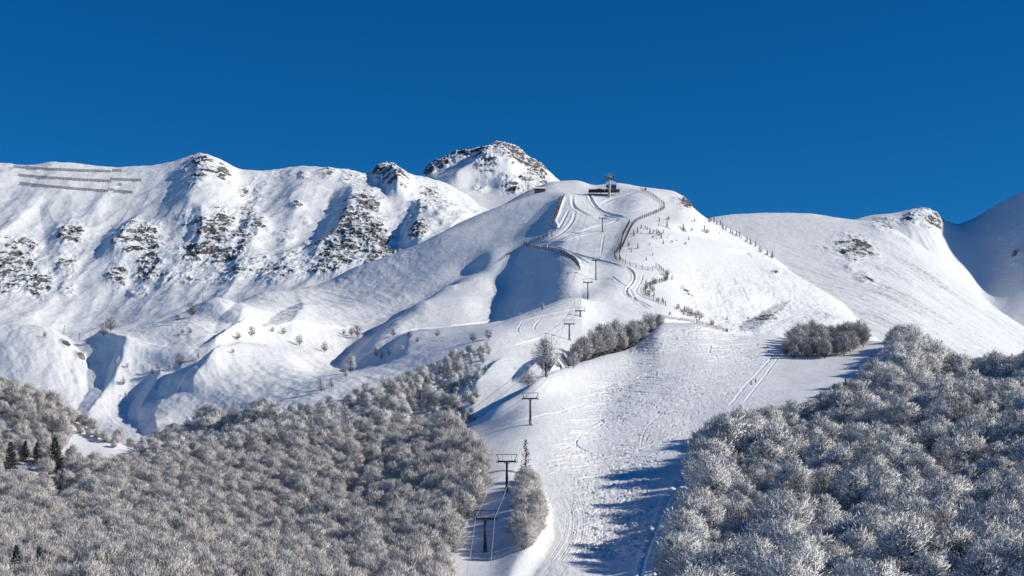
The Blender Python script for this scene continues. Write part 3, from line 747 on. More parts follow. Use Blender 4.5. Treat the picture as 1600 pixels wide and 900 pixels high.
NORMALS = {}
def beech(seed, mat, H=10.0, R=4.3, limbs=9, sprays=150, twigs=24, tw=0.09, tl=1.0, base=.08, round_=.75, up=.35):
    """bare crown under hoar frost: limbs fan out from a short trunk, split, and end in sprays of twigs over a domed, lumpy crown"""
    r = random.Random(seed); T, C = MB(), MB(); nrm = []
    lean = Vector((r.uniform(-.3, .3), r.uniform(-.3, .3), 0))
    tr = H * .017 + .04
    T.tube([Vector((0, 0, -1.2)), Vector((0, 0, 0)), lean * .3 + Vector((0, 0, H * .3)), lean * .7 + Vector((0, 0, H * .58)), Vector((lean.x, lean.y, H * .8))],
           [tr * 1.25, tr, tr * .75, tr * .45, tr * .1], 6)
    cz = H * .42; top = H * .96 - cz; low = cz - H * base
    lobes = [Vector((r.gauss(0, 1), r.gauss(0, 1), r.gauss(.2, .8))).normalized() for _ in range(7)]
    ends = []
    for i in range(sprays):
        z = r.uniform(-.75, 1.0); a = r.uniform(0, 2 * math.pi); q = math.sqrt(1 - z * z)
        d = Vector((q * math.cos(a), q * math.sin(a), z))
        lump = max(max(d.dot(l), 0) ** 6 for l in lobes)
        k = (.78 + .26 * lump) * r.uniform(.82, 1.04)
        if r.random() < .22: k *= r.uniform(.5, .8)
        ends.append((Vector((d.x * R * k, d.y * R * k, cz + d.z * k * (top if z > 0 else low))) + lean * .6, d))
    for i in range(limbs):
        e, d = ends[i * 7 % len(ends)]
        t = r.uniform(.12, .5); p0 = Vector((lean.x * t, lean.y * t, H * t * .7))
        p1 = p0.lerp(e, .5) + Vector((d.x, d.y, -.3)) * .3
        T.tube([p0, p1, e], [tr * .5, tr * .28, .03], 4, cap=False)
    for e, d in ends:
        inner = Vector((e.x * .35, e.y * .35, max(e.z - H * .22, H * .1)))
        T.tube([inner, e], [.045, .02], 3, cap=False)
        ax = (e - inner).normalized()
        for k in range(twigs):
            p = e + Vector((r.gauss(0, .42), r.gauss(0, .42), r.gauss(0, .36))) - ax * r.uniform(0, .9)
            dd = (d * .8 + Vector((0, 0, up)) + Vector((r.gauss(0, .65), r.gauss(0, .65), r.gauss(0, .55)))).normalized()
            ln = tl * r.uniform(.45, 1.15)
            side = dd.cross(Vector((r.gauss(0, 1), r.gauss(0, 1), r.gauss(0, 1)))).normalized() * (tw * r.uniform(.5, 1.2))
            f0 = r.uniform(0.0, .5); f1 = min(1, f0 + r.uniform(.3, .55))
            a_, b_ = p - side, p + side; c_ = p + dd * ln
            if (b_ - a_).cross(c_ - a_).dot(d) < 0: a_, b_ = b_, a_
            g = (b_ - a_).cross(c_ - a_).normalized()
            nv = (d * round_ + g * (1 - round_) + Vector((r.gauss(0, .22), r.gauss(0, .22), r.gauss(0, .22)))).normalized()
            nrm += [tuple(nv)] * 3
            C.v += [tuple(a_), tuple(b_), tuple(c_)]
            n = len(C.v); C.f.append((n - 3, n - 2, n - 1)); C.a += [f0, f0, f1]
    c = C.mesh("crown", mat, smooth=True, attr="frost")
    c.normals_split_custom_set_from_vertices(nrm); NORMALS[c.name] = nrm
    return T.mesh("trunk", M_BARK), c

def conifer(seed, H=9.0, R=2.0, frost=.3, dens=1.0, droop=-.25, mat=None, gappy=0.0):
    r = random.Random(seed); T, C = MB(), MB()
    T.tube([(0, 0, -1), (0, 0, H * .5), (0, 0, H)], [H * .016 + .03, H * .011 + .02, .015], 6)
    z = H * .1
    while z < H * .98:
        t = z / H; n = int(6 + 3 * (1 - t)); rr = R * (1 - t) ** .8 + .1
        for i in range(n):
            if r.random() < gappy: continue
            a = r.uniform(0, 2 * math.pi); ln = rr * r.uniform(.7, 1.15)
            p0 = Vector((0, 0, z)); p1 = p0 + Vector((math.cos(a) * ln, math.sin(a) * ln, ln * (droop + .35 * t)))
            T.tube([p0, p1], [.035, .01], 3, cap=False)
            for k in range(int(22 * dens)):
                s = r.uniform(.15, 1); p = p0.lerp(p1, s)
                d = ((p1 - p0).normalized() * .6 + Vector((r.gauss(0, .6), r.gauss(0, .6), r.gauss(-.05, .35)))).normalized()
                w = d.cross(Vector((0, 0, 1))).normalized() * (.055 + .012 * H) * r.uniform(.5, 1.2)
                l = (.28 + .03 * H) * r.uniform(.6, 1.3)
                f = r.uniform(0, .6) + (.35 if r.random() < frost else 0)
                C.v += [tuple(p - w), tuple(p + w), tuple(p + d * l)]
                m_ = len(C.v); C.f.append((m_ - 3, m_ - 2, m_ - 1)); C.a += [f, f, min(1, f + .2)]
        z += H * .045 * r.uniform(.8, 1.25)
    return T.mesh("trunk", M_BARK), C.mesh("crown", mat or M_NEEDLE, attr="frost")

def plant(name, label, cat, src, loc, s=1.0, rz=None, group=None, squash=1.0):
    rz = random.uniform(0, 6.28) if rz is None else rz
    t = thing(name, label, cat, loc, rz, group, (s, s, s * squash))
    for nm, me in zip(("trunk", "crown"), src):
        o = bpy.data.objects.new(nm, me); COL.objects.link(o); o.parent = t
    return t

V_LEFT = [beech(100 + i, M_TWIG_L, R=3.7 + .5 * (i % 3), sprays=150, twigs=30, tw=.065, tl=1.15, round_=.5, up=.9) for i in range(6)]
V_RIGHT = [beech(200 + i, M_TWIG_R, R=4.2 + .6 * (i % 3), sprays=150, twigs=30, tw=.10, tl=.95) for i in range(6)]
V_BARE = [beech(300 + i, M_TWIG_B, R=3.6, sprays=80, twigs=12, tw=.06, base=.2) for i in range(3)]
M_TWIG_G = frost_material('dark_frosted_twigs', (0.13, 0.11, 0.11), (0.85, 0.84, 0.86), 0.12, 0.95)
V_GROVE = [beech(340 + i, M_TWIG_G, R=3.3, sprays=110, twigs=22, tw=.07, base=.16, round_=.45, up=.6) for i in range(5)]
V_THIN = [beech(320 + i, M_TWIG_R, R=3.4, sprays=70, twigs=16, tw=.07, base=.2) for i in range(3)]

def stuff_wood(name, label, pts, variants, seed):
    """one object: instances of the same trees, further off, where nobody could count them"""
    r = random.Random(seed)
    src = bpy.data.collections.new(name + "_kinds")
    for t, c in variants:
        T = MB(); me = bpy.data.meshes.new(name)
        v, f, fr, mi, nr = [], [], [], [], [(0, 0, 0)] * len(t.vertices) + list(NORMALS[c.name])
        for k, m_ in enumerate((t, c)):
            n0 = len(v); v += [tuple(q.co) for q in m_.vertices]; f += [tuple(n0 + j for j in p.vertices) for p in m_.polygons]
            mi += [k] * len(m_.polygons)
            fr += [a.value for a in m_.attributes["frost"].data] if k else [0.0] * len(m_.vertices)
        me.from_pydata(v, [], f); at_ = me.attributes.new("frost", 'FLOAT', 'POINT'); at_.data.foreach_set("value", fr)
        me.materials.append(t.materials[0]); me.materials.append(c.materials[0])
        me.polygons.foreach_set("material_index", mi)
        me.polygons.foreach_set("use_smooth", [True] * len(f))
        me.normals_split_custom_set_from_vertices(nr)
        src.objects.link(bpy.data.objects.new(name + "_kind", me))
    me = bpy.data.meshes.new(name); me.from_pydata([tuple(p[3]) for p in pts], [], [])
    for nm, fn in (("turn", lambda: r.uniform(0, 6.28)), ("size", None), ("which", None)):
        at_ = me.attributes.new(nm, 'FLOAT' if nm != "which" else 'INT', 'POINT')
        at_.data.foreach_set("value", [fn() for _ in pts] if fn else ([p[4] for p in pts] if nm == "size" else [r.randrange(len(variants)) for _ in pts]))
    o = bpy.data.objects.new(name, me); COL.objects.link(o)
    tag(o, label, "wood", kind="stuff")
    ng = bpy.data.node_groups.new(name, 'GeometryNodeTree')
    ng.interface.new_socket("Geometry", in_out='INPUT', socket_type='NodeSocketGeometry')
    ng.interface.new_socket("Geometry", in_out='OUTPUT', socket_type='NodeSocketGeometry')
    nn, nl = ng.nodes, ng.links
    gi, go_ = nn.new("NodeGroupInput"), nn.new("NodeGroupOutput")
    ip = nn.new("GeometryNodeInstanceOnPoints"); ci = nn.new("GeometryNodeCollectionInfo")
    ci.inputs["Collection"].default_value = src; ci.inputs["Separate Children"].default_value = True; ci.inputs["Reset Children"].default_value = True
    ip.inputs["Pick Instance"].default_value = True
    def named(n_, ty):
        q = nn.new("GeometryNodeInputNamedAttribute"); q.data_type = ty; q.inputs[0].default_value = n_; return q.outputs[0]
    cx = nn.new("ShaderNodeCombineXYZ"); nl.new(named("turn", 'FLOAT'), cx.inputs[2])
    er = nn.new("FunctionNodeEulerToRotation"); nl.new(cx.outputs[0], er.inputs[0])
    nl.new(gi.outputs[0], ip.inputs["Points"]); nl.new(ci.outputs[0], ip.inputs["Instance"])
    nl.new(named("which", 'INT'), ip.inputs["Instance Index"]); nl.new(er.outputs[0], ip.inputs["Rotation"])
    nl.new(named("size", 'FLOAT'), ip.inputs["Scale"]); nl.new(ip.outputs[0], go_.inputs[0])
    md = o.modifiers.new("trees", 'NODES'); md.node_group = ng
    return o

def clump(p, size, amp): return float(1 + 1.6 * amp * perlin(np.array(p[3].x / size), np.array(p[3].y / size)))
def sized(pts, lo, hi, seed, fn=None):
    r = random.Random(seed)
    return [p + (r.uniform(lo, hi) * (fn(p) if fn else 1.0),) for p in pts]

# the lower wood, left of the lift line
POLY_L = [(-320,1100),(690,1100),(684,960),(690,905),(712,850),(728,812),(748,786),(757,765),(752,735),(735,705),(712,690),(690,677),(560,684),(400,699),(300,716),(245,726),(205,735),(150,738),(100,728),(60,722),(30,716),(0,700),(-320,640)]
left_pts = sized(scatter(POLY_L, 18000, 3.8, (255, 610), [LA], 11), .52, .9, 12, lambda p: clump(p, 15, .16))
# wood on the hill at the far left
POLY_H = [(-320,560),(0,612),(30,619),(60,630),(90,650),(110,662),(100,690),(90,715),(60,722),(30,716),(0,700),(-320,640)]
hill_pts = sized(scatter(POLY_H, 3500, 5.2, (560, 670), [LA], 13), .65, 1.0, 14, lambda p: clump(p, 15, .16))
# wood on the right of the piste
POLY_R = [(1052,1100),(1050,960),(1048,905),(1062,862),(1085,820),(1096,765),(1104,722),(1125,692),(1160,675),(1205,664),(1250,660),(1290,650),(1330,622),(1388,596),(1400,577),(1440,563),(1480,580),(1510,598),(1560,588),(1600,574),(1700,520),(1800,460),(1900,400),(1900,1100)]
right_pts = sized(scatter(POLY_R, 14000, 4.7, (222, 735), [LA], 15), .60, 1.02, 16, lambda p: clump(p, 17, .36) * (1.3 if p[0] < 1135 and 705 < p[2] < 800 else 1.0))
# upper strip on the shoulder of the mountain
POLY_U = [(205,735),(240,718),(262,692),(300,682),(420,670),(560,664),(690,660),(722,655),(738,640),(746,622),(752,600),(760,575),(768,545),(735,550),(700,566),(660,590),(600,615),(550,632),(500,640),(430,652),(330,660),(270,676),(240,700)]
POLY_U = [(200,745),(760,745),(738,640),(746,622),(752,600),(760,575),(768,545),(735,550),(700,566),(660,590),(600,615),(550,630),(500,638),(430,650),(330,658),(270,672),(240,690)]
upper_pts = sized(scatter(POLY_U, 16000, 4.0, (585, 800), [LA, LC], 17), .45, .85, 18, lambda p: (1.05 - .5 * float(sstep(620, 760, p[0]))) * clump(p, 16, .25))

peak_pts = sized(scatter([(1392,556),(1400,590),(1450,596),(1505,604),(1512,596),(1480,576),(1450,560),(1425,546),(1404,544)], 4000, 5.0, (640, 790), [LA], 33), .8, 1.5, 34)
PINES = [(17,737,52),(40,722,36),(58,730,42),(86,738,60),(92,770,52),(26,930,84),(62,926,80)]
def clear_of_pines(pts):                 # no beech stands right in front of a pine
    return [p for p in pts if not any(abs(p[0] - q[0]) < 10 and -4 < p[2] - q[1] < 34 for q in PINES)]
left_pts, hill_pts = clear_of_pines(left_pts), clear_of_pines(hill_pts)
def nearest_first(pts): return sorted(pts, key=lambda p: p[1] / p[4])
lp, rp = nearest_first([p for p in left_pts if -10 < p[0] < 1610]), nearest_first([p for p in right_pts if -10 < p[0] < 1640])
NL, NR = 80, 80
for p in lp[:NL]:
    plant("frosted_beech_tree", "bare beech under grey hoar frost in the dense wood left of the lift line", "tree", random.choice(V_LEFT), p[3], p[4], group="beeches in the near part of the wood left of the lift line")
for p in rp[:NR]:
    plant("frosted_beech_tree", "white frosted beech in the shadow-streaked wood right of the piste", "tree", random.choice(V_RIGHT), p[3], p[4], group="beeches in the near part of the wood right of the piste")
ls, rs = set(id(p) for p in lp[:NL]), set(id(p) for p in rp[:NR])
stuff_wood("frosted_wood", "far-off grey frosted beeches of the left wood and the small hill behind it, beyond counting", [p for p in left_pts if id(p) not in ls] + hill_pts, V_LEFT, 21)
stuff_wood("frosted_thicket", "pale frosted beeches in a strip climbing the shoulder above the left wood, beyond counting", upper_pts, V_RIGHT[:3] + V_THIN, 23)
stuff_wood("hoar_white_wood", "far-off white frosted beeches climbing the hill right of the piste, beyond counting", [p for p in right_pts if id(p) not in rs] + peak_pts, V_RIGHT * 1 + V_GROVE[:1], 22)
print("TREES", len(left_pts), len(hill_pts), len(right_pts), len(upper_pts))
# ------------------------------------------------------------ groves and single trees
def on(px, py, layers=LAYERS):
    Y = hit(px, py, layers)
    if Y is None:
        for d in range(1, 30):
            Y = hit(px, py + d, layers)
            if Y: py = py + d; break
    return P3(px, py, Y)

def grove(poly, gap, ylim, layers, src, lo, hi, seed, label, group, n=3000, fn=None):
    pts_ = sized(scatter(poly, n, gap, ylim, layers, seed), lo, hi, seed + 1, fn); 
    for p in pts_:
        plant("frosted_beech_tree", label, "tree", src[(seed + int(p[0] * 7)) % len(src)], p[3] - Vector((0, 0, .3)), p[4], group=group)

grove([(1226,556),(1238,577),(1262,572),(1296,562),(1330,554),(1352,545),(1352,534),(1310,528),(1262,528),(1240,538)], 5.3, (700, 860), [LA], V_GROVE, .7, 1.25, 31,
      "frosted beech in the dark oval grove standing on the piste's upper right", "beeches of the oval grove beside the upper piste")
grove([(812,858),(822,860),(834,846),(838,820),(838,790),(834,766),(827,754),(817,756),(812,800)], 3.3, (340, 470), [LA], V_LEFT, .5, .72, 35,
      "grey frosted beech in the narrow copse between the two lowest lift towers and the track", "beeches of the narrow copse beside the lift line")
# strip of trees along the brow, behind the lift
for k, (px, d, s) in enumerate([(893,8,.62),(900,4,.75),(908,14,1.0),(914,3,.9),(920,20,1.15),(926,6,1.0),(934,2,.9),(938,22,1.15),(944,8,1.0),(952,3,.85),(958,20,1.1),(964,8,1.0),(970,2,.8),(976,18,1.0),(981,7,.95),(987,3,.8),(992,18,1.0),(997,7,.85),(1003,4,.7),(1008,16,.9),(1014,6,.72),(1020,3,.6),(1025,14,.7),(1031,8,.62),(900,24,1.1),(912,32,1.1),(930,36,1.05),(948,36,1.0),(966,34,.95),(984,32,.85),(1000,30,.8),(1016,28,.7),(1028,24,.55)]):
    Yc = np.interp(px, [q[0] for q in A_crest], [q[2] for q in A_crest])
    plant("frosted_beech_tree", "frosted beech in the dark hedge-like strip along the brow right of the lift towers", "tree", V_GROVE[k % 5],
          ground(px + random.uniform(-3, 3), Yc + d * 1.3 - 3) - Vector((0, 0, .3)), s * random.uniform(1.1, 1.85), group="beeches of the strip along the brow")

TALL = beech(401, M_TWIG_R, H=10, R=2.9, sprays=150, twigs=22, tw=.06, tl=.7, base=.28)
p = on(853, 589); plant("tall_frosted_tree", "tallest lone frosted tree with a pale trunk, left of the fourth tower up", "tree", TALL, p, 1.8, 1.0)
SNG = [((825,606), 38, 'R', "round frosted beech in blue shade at the foot of the tall lone tree"),
 ((896,576), 27, 'R', "small white rounded tree at the lower left end of the dark tree strip"),
 ((548,583), 30, 'R', "white frosted tree standing in the shaded gully above the left wood"),
 ((540,590), 15, 'R', "low white bush just left below the frosted tree in the shaded gully"),
 ((502,613), 24, 'R', "pale tree at the upper edge of the left wood below the long gully"),
 ((518,606), 18, 'R', "pale bush at the upper edge of the left wood, right of a taller pale tree"),
 ((300,496), 25, 'B', "bare upright tree alone on the smooth ridge left of the big slope"),
 ((277,503), 13, 'B', "faint thin shrub left of the bare tree on the smooth ridge"),
 ((162,526), 22, 'B', "darker bare tree of the pair on the track at the far left"),
 ((173,519), 27, 'B', "taller bare tree of the pair on the track at the far left"),
 ((70,527), 9, 'B', "tiny shrub on the rounded hill at the far left edge"),
 ((285,522), 9, 'B', "low shrub in a row below the lone ridge tree, left one"),
 ((297,522), 11, 'B', "low shrub in a row below the lone ridge tree, right one"),
 ((281,573), 24, 'B', "bare tree at the head of the small gullies in the middle left"),
 ((247,578), 14, 'R', "frosted shrub left of the bare gully-head tree"),
 ((238,586), 13, 'R', "frosted shrub lowest in the cluster left of the gully-head tree"),
 ((265,576), 11, 'R', "small frosted shrub next to the bare gully-head tree"),
 ((310,562), 12, 'R', "pale shrub just above the blue gully in the middle left"),
 ((193,602), 15, 'R', "frosted shrub on the bright knoll between the left gullies"),
 ((199,575), 9, 'R', "small shrub high on the bright knoll between the left gullies"),
 ((196,621), 9, 'R', "small shrub low on the bright knoll between the left gullies"),
 ((372,532), 16, 'B', "dark bare shrub right of the hollow below the big slope"),
 ((393,527), 20, 'B', "bare shrub at the left end of the track under the big slope"),
 ((364,552), 8, 'B', "tiny shrub below the hollow beside the big slope"),
 ((443,523), 13, 'B', "small bare shrub on the track under the big slope, left of the middle"),
 ((426,519), 9, 'B', "tiny bare shrub on the track under the big slope"),
 ((468,540), 18, 'B', "round bare bush with a long shadow, left of its pair below the track"),
 ((507,551), 18, 'B', "round bare bush with a long shadow, right of its pair below the track"),
 ((559,527), 21, 'B', "bare tree beside the sharp gully edge under the big slope"),
 ((549,525), 15, 'B', "smaller bare tree left of the one by the sharp gully edge"),
 ((537,523), 9, 'B', "tiny shrub left of the two bare trees by the sharp gully edge"),
 ((614,526), 14, 'B', "bare bush inside the blue shade right of the sharp gully edge"),
 ((587,558), 20, 'R', "frosted round bush in the gully below the blue shade, left of three"),
 ((596,562), 16, 'R', "frosted round bush in the gully below the blue shade, middle of three"),
 ((608,557), 13, 'R', "frosted round bush in the gully below the blue shade, right of three"),
 ((640,530), 14, 'B', "bare bush just under the left start of the bright track"),
 ((652,536), 10, 'B', "small shrub just under the bright track"),
 ((628,549), 11, 'R', "small frosted shrub between the gully bushes and the track"),
 ((683,527), 13, 'B', "bare shrub beneath the middle of the bright track"),
 ((739,535), 17, 'B', "bare bush at the upper end of the shoulder thicket, left one"),
 ((763,531), 18, 'B', "bare bush at the upper end of the shoulder thicket, right one"),
 ((847,485), 13, 'R', "white frosted bush in front of the dark shaded bowl"),
 ((812,494), 7, 'R', "tiny frosted bush at the lower rim of the dark shaded bowl"),
 ((878,462), 10, 'R', "faint frosted shrub inside the right side of the shaded bowl"),
 ((1362,566), 14, 'R', "low frosted bush alone on the snow between the grove and the peaked clump"),
 ((1185,540), 4, 'B', "tiny twig clump on the open upper piste"),
 ((985,551), 6, 'B', "low twigs poking from the snow below the dark tree strip"),
 ((688,352), 8, 'B', "small shrub on the skyline of the big slope"),
 ((1290,560), 14, 'B', "thin bare shrub at the foot of the oval grove"),
 ((1058,531), 5, 'B', "tiny shrub near the top edge of the piste")]
for k, ((px, py), h, kind, lab) in enumerate(SNG):
    p = on(px, py); H_ = h * p.y / FPX
    src = {'R': V_THIN, 'B': V_BARE}[kind][k % 3]
    plant("frosted_bush" if h < 16 else "small_frosted_tree", lab, "bush" if h < 16 else "tree", src, p, H_ / 9.6)

# row of small white trees on the crest of the left hill
for k, (px, py, h) in enumerate([(118,656,22),(133,662,24),(146,668,22),(152,680,16),(165,686,20),(181,688,16),(186,676,22),(178,694,12),(206,690,18),(214,696,14),(126,672,14),(140,676,12)]):
    p = on(px, py + 6, [LA])
    plant("small_frosted_tree", "small white frosted tree in the row on the sunlit crest of the left hill", "tree", V_RIGHT[k % 6], p, h * p.y / FPX / 9.6, group="white trees along the crest of the left hill")

# conifers
C_DARK = [conifer(501 + i, 9, 3.0, .12, 1.5, droop=.02) for i in range(3)]
C_SNOW = [conifer(511 + i, 9, 2.5, .75, 1.1) for i in range(2)]
C_SMALL = [conifer(521 + i, 9, 2.2, .3, .5) for i in range(3)]
C_LARCH = [conifer(531 + i, 9, 1.9, .5, .38, droop=.05, mat=M_TWIG_B, gappy=.25) for i in range(2)]
for (px, py, h, s, lab, cat) in [
    (17,737,46,C_DARK[0],"dark green pine at the left edge of the wood, leftmost of the dark conifers","pine"),
    (40,722,32,C_DARK[1],"small dark pine between the leftmost pine and the tallest one","pine"),
    (58,730,38,C_DARK[2],"bushy dark pine just left of the tallest dark pine","pine"),
    (86,738,54,C_DARK[0],"tallest dark green pine below the sunlit left hill","pine"),
    (92,770,48,C_DARK[1],"dark pine standing alone lowest of the upper dark conifers","pine"),
    (26,930,76,C_SNOW[0],"snow-dusted fir in the bottom left corner, left one of two","fir"),
    (62,926,72,C_SNOW[1],"snow-dusted fir in the bottom left corner, right one of two","fir"),
    (822,742,54,C_LARCH[0],"bare pointed larch behind the narrow copse by the lift line","larch"),
    (1320,648,56,C_LARCH[1],"frosted pointed larch at the upper edge of the right wood, right one","larch"),
    (1303,642,42,C_LARCH[0],"smaller pointed larch at the upper edge of the right wood, left one","larch")]:
    p = on(px, py, [LA])
    plant("larch_tree" if cat == "larch" else "pine_tree" if cat == "pine" else "fir_tree", lab, cat, s, p, h * p.y / FPX / 8.8)
small = cv([(865,333),(905,325),(915,328),(862,360),(908,366),(918,373),(800,378),(832,398),(840,388),(852,402),(862,392),(866,412),(880,404),(888,398),(832,425),(850,432),(876,425),(790,370),(815,402),(908,424),(935,448),(888,455),(982,370),(1000,388),(1010,390),(996,378),(1044,336),(1056,334),(1042,384),(1098,392),(1110,384),(1118,396),(1126,398),(1190,400),(1025,434),(1008,460),(768,400),(750,480),(815,460),(728,412),(712,405),(704,490),(715,500),(697,450),(700,470),(830,517),(748,398),(960,440),(795,545),(768,372)])
for k, (px, py) in enumerate(small):
    p = on(px, py, [LC]); h = (7, 4, 9, 5, 10, 3.5, 6)[k % 7]
    if k % 3 == 2: plant("bare_shrub", "small bare shrub poking from the bright snow right of the upper fence", "bush", V_BARE[k % 2], p, h * p.y / FPX / 11, group="bare shrubs right of the upper fence")
    else: plant("dwarf_conifer", "dwarf grey-green conifer on the bright snow right of the upper fence", "conifer", C_SMALL[k % 3], p, h * p.y / FPX / 8.8, group="dwarf conifers right of the upper fence")
for k in range(26):
    t = k / 25; px = 1108 + 100 * t + random.uniform(-2, 2)
    py = np.interp(px, [1108, 1120, 1160, 1210], [343, 349, 371, 404]) + random.uniform(0, 4)
    p = on(px, py + 1, [LC]); h = random.choice((5, 6, 8, 9, 11))
    plant("dwarf_conifer", "small dark conifer in the row down the skyline ridge right of the summit", "conifer", C_SMALL[k % 3], p, h * p.y / FPX / 8.8, group="conifers in the row down the skyline ridge")
for k, (x, y) in enumerate([(75,385),(70,330),(160,330),(165,460),(100,460),(40,420),(205,530),(265,540),(320,235),(375,270),(450,620),(480,640),(500,660),(520,640),(540,665),(560,700),(590,710),(620,700),(640,690),(655,720),(680,710),(700,740),(720,730),(860,800),(350,690),(120,380),(150,420),(180,320),(300,290),(425,625),(515,690),(575,665),(840,820),(1020,740),(600,680),(665,750)]):
    px, py = 1000 + x / 7.5, 400 + y / 7.5
    p = on(px, py + 1, [LC]); h = (7, 9, 12, 8, 10, 6)[k % 6]
    plant("dwarf_conifer" if k % 2 else "frosted_bush", "small dark shrub or conifer along the lower fence above the piste", "conifer" if k % 2 else "bush", C_SMALL[k % 3] if k % 2 else V_BARE[k % 3], p, h * p.y / FPX / 9.2,
          group="conifers and shrubs beside the lower fence")

# ------------------------------------------------------------ lift towers
M_STEEL = plain("dark_galvanised_steel", (0.055, 0.058, 0.062), 0.55, .3, .25, 1.5)
M_FRAME = plain("black_machinery", (0.03, 0.03, 0.032), 0.5, .3)
M_CONC = plain("concrete", (0.34, 0.33, 0.31), .9)
M_ROPE = plain("frosted_rope", (0.42, 0.43, 0.45), .7)
M_LIGHTSTEEL = plain("pale_galvanised_steel", (0.34, 0.36, 0.38), .5, .3)
M_WOOD = plain("weathered_wood", (0.11, 0.082, 0.062), .9, var=.4)
M_RIME = plain("rimed_wood", (0.24, 0.22, 0.205), .9, var=.35)
M_SNOWCAP = plain("snow_cap", (0.86, 0.87, 0.89), .6, var=.03)
TOW = [(758,798,870,360),(792,710,777,410),(828.5,614,665,520),(870,545,583,660),(889.5,500,532,760),(906.5,480,511,820),(918.5,436,470,900),(931,402,434,970),(941.5,337,363,1120)]
names = ["lowest lift tower, beside the striped shadow below the copse", "second lift tower from the bottom, just left of the narrow copse", "lift tower alone on the open convex snow, third from the bottom",
 "fourth lift tower up, beside the tall lone frosted tree", "fifth lift tower up, left of the dark tree strip", "sixth lift tower up, above the dark tree strip",
 "seventh lift tower up, at the right rim of the shaded bowl", "eighth lift tower up, standing on the winding road", "topmost T-shaped lift tower, below the summit station"]
ropeL, ropeR = [], []
def tower(i, px, top, base, Y):
    row = ground_row(px, Y); base_z = Y * (HOR - row) / FPX; top_z = Y * (HOR - top) / FPX
    H_ = top_z - base_z; x = Y * (px - 800) / FPX
    nx = TOW[min(i + 1, 8)]; pv = TOW[max(i - 1, 0)]
    dx = nx[3] * (nx[0] - 800) / FPX - pv[3] * (pv[0] - 800) / FPX; dy = nx[3] - pv[3]
    t = thing("chairlift_tower", "dark steel T-shaped " + names[i], "lift tower", (x, Y, base_z), -math.atan2(dx, dy), "steel towers of the chairlift")
    arm = H_ - 1.9; W = 2.25
    m = MB(); m.tube([(0, 0, -1.5), (0, 0, 0), (0, 0, arm)], [.46, .44, .27], 12); m.tube([(0, 0, -.1), (0, 0, .12)], .7, 12); m.build("pole", M_STEEL, t, smooth=False)
    m = MB(); m.box((0, 0, -.15), (2.0, 2.0, .6)); m.build("footing", M_CONC, t)
    m = MB(); m.beam((-W, 0, arm), (W, 0, arm), .42, .46); m.beam((-.75, 0, arm - .2), (0, 0, arm - .9), .16); m.beam((.75, 0, arm - .2), (0, 0, arm - .9), .16); m.build("crossarm", M_STEEL, t)
    m = MB()
    m.beam((-2.75, 0, arm + 1.9), (2.75, 0, arm + 1.9), .16)
    for s in (-1, 1):
        m.beam((s * 2.0, 0, arm + .2), (s * 2.75, 0, arm + 1.9), .15); m.beam((s * 1.15, 0, arm + .2), (s * 1.15, 0, arm + 1.9), .07)
        m.beam((s * 2.75, -.9, arm + 1.75), (s * 2.75, .9, arm + 1.75), .12)
    m.build("lifting_frame", M_FRAME, t)
    for s in (-1, 1):
        m = MB(); m.beam((s * W, -1.7, arm - .12), (s * W, 1.7, arm - .02), .12, .22)
        m.box((s * W + s * .28, 0, arm - .28), (.5, 3.2, .07))
        for k in range(6):
            y = -1.5 + k * .6
            m.tube([(s * W - .09, y, arm + .05), (s * W + .09, y, arm + .05)], .24, 12)
        for y in (-1.5, 0, 1.5): m.beam((s * W + s * .5, y, arm - .28), (s * W + s * .5, y, arm + .55), .05)
        m.build("sheave_train", M_FRAME, t)
    m = MB()
    for s in (-1, 1): m.beam((s * .17, -.5, .8), (s * .17, -.36, arm), .05)
    k = .8
    while k < arm - .2: m.beam((-.17, -.5 + .14 * k / arm, k), (.17, -.5 + .14 * k / arm, k), .04); k += .6
    m.build("ladder", M_FRAME, t)
    R_ = Matrix.Rotation(-math.atan2(dx, dy), 3, 'Z')
    for s, lst in ((-1, ropeL), (1, ropeR)):
        lst.append(Vector((x, Y, base_z)) + R_ @ Vector((s * W, 0, arm + .32)))
for i, a in enumerate(TOW): tower(i, *a)

# ------------------------------------------------------------ summit station
Ys = 1262.0
px_ = Ys / FPX                                                 # metres per column there
def S(px, py, dy=0): return Vector(((Ys + dy) * (px - 800) / FPX, Ys + dy, (Ys + dy) * (HOR - py) / FPX))
g0 = S(952.3, ground_row(952.3, Ys)); topz = S(952, 271).z - g0.z
t = thing("return_tower", "tall grey end tower of the chairlift, topped by its wheel machinery, on the summit", "lift tower", g0)
m = MB(); m.tube([(0, 0, -1), (0, 0, topz - 4.6)], [.85, .75], 14); m.build("column", M_LIGHTSTEEL, t)
m = MB(); m.beam((-3.6, 0, topz - 4.4), (3.6, 0, topz - 4.4), .6, .7); m.beam((0, -3.5, topz - 4.2), (0, 3.5, topz - 4.2), .6, .6)
for s in (-1, 1): m.beam((0, 0, topz - 6.5), (s * 3, 0, topz - 4.5), .3)
m.build("crossarm", M_FRAME, t)
m = MB(); m.tube([(0, 0, topz - 3.4), (0, 0, topz - 3.0)], 2.3, 28)
for k in range(8):
    a = k * math.pi / 4; m.beam((0, 0, topz - 3.2), (2.3 * math.cos(a), 2.3 * math.sin(a), topz - 3.2), .3, .5)
m.build("bull_wheel", M_LIGHTSTEEL, t)
m = MB()
for x in (-4, -1.4, 1.4, 4):
    m.beam((x, -1.6, topz - 4), (x, -1.6, topz - .5 + (.4 if abs(x) < 2 else -.6)), .16); m.beam((x, 1.6, topz - 4), (x, 1.6, topz - .5 + (.4 if abs(x) < 2 else -.6)), .16)
for z in (topz - 2.6, topz - 1.3):
    for y in (-1.6, 1.6): m.beam((-4, y, z), (4, y, z), .12)
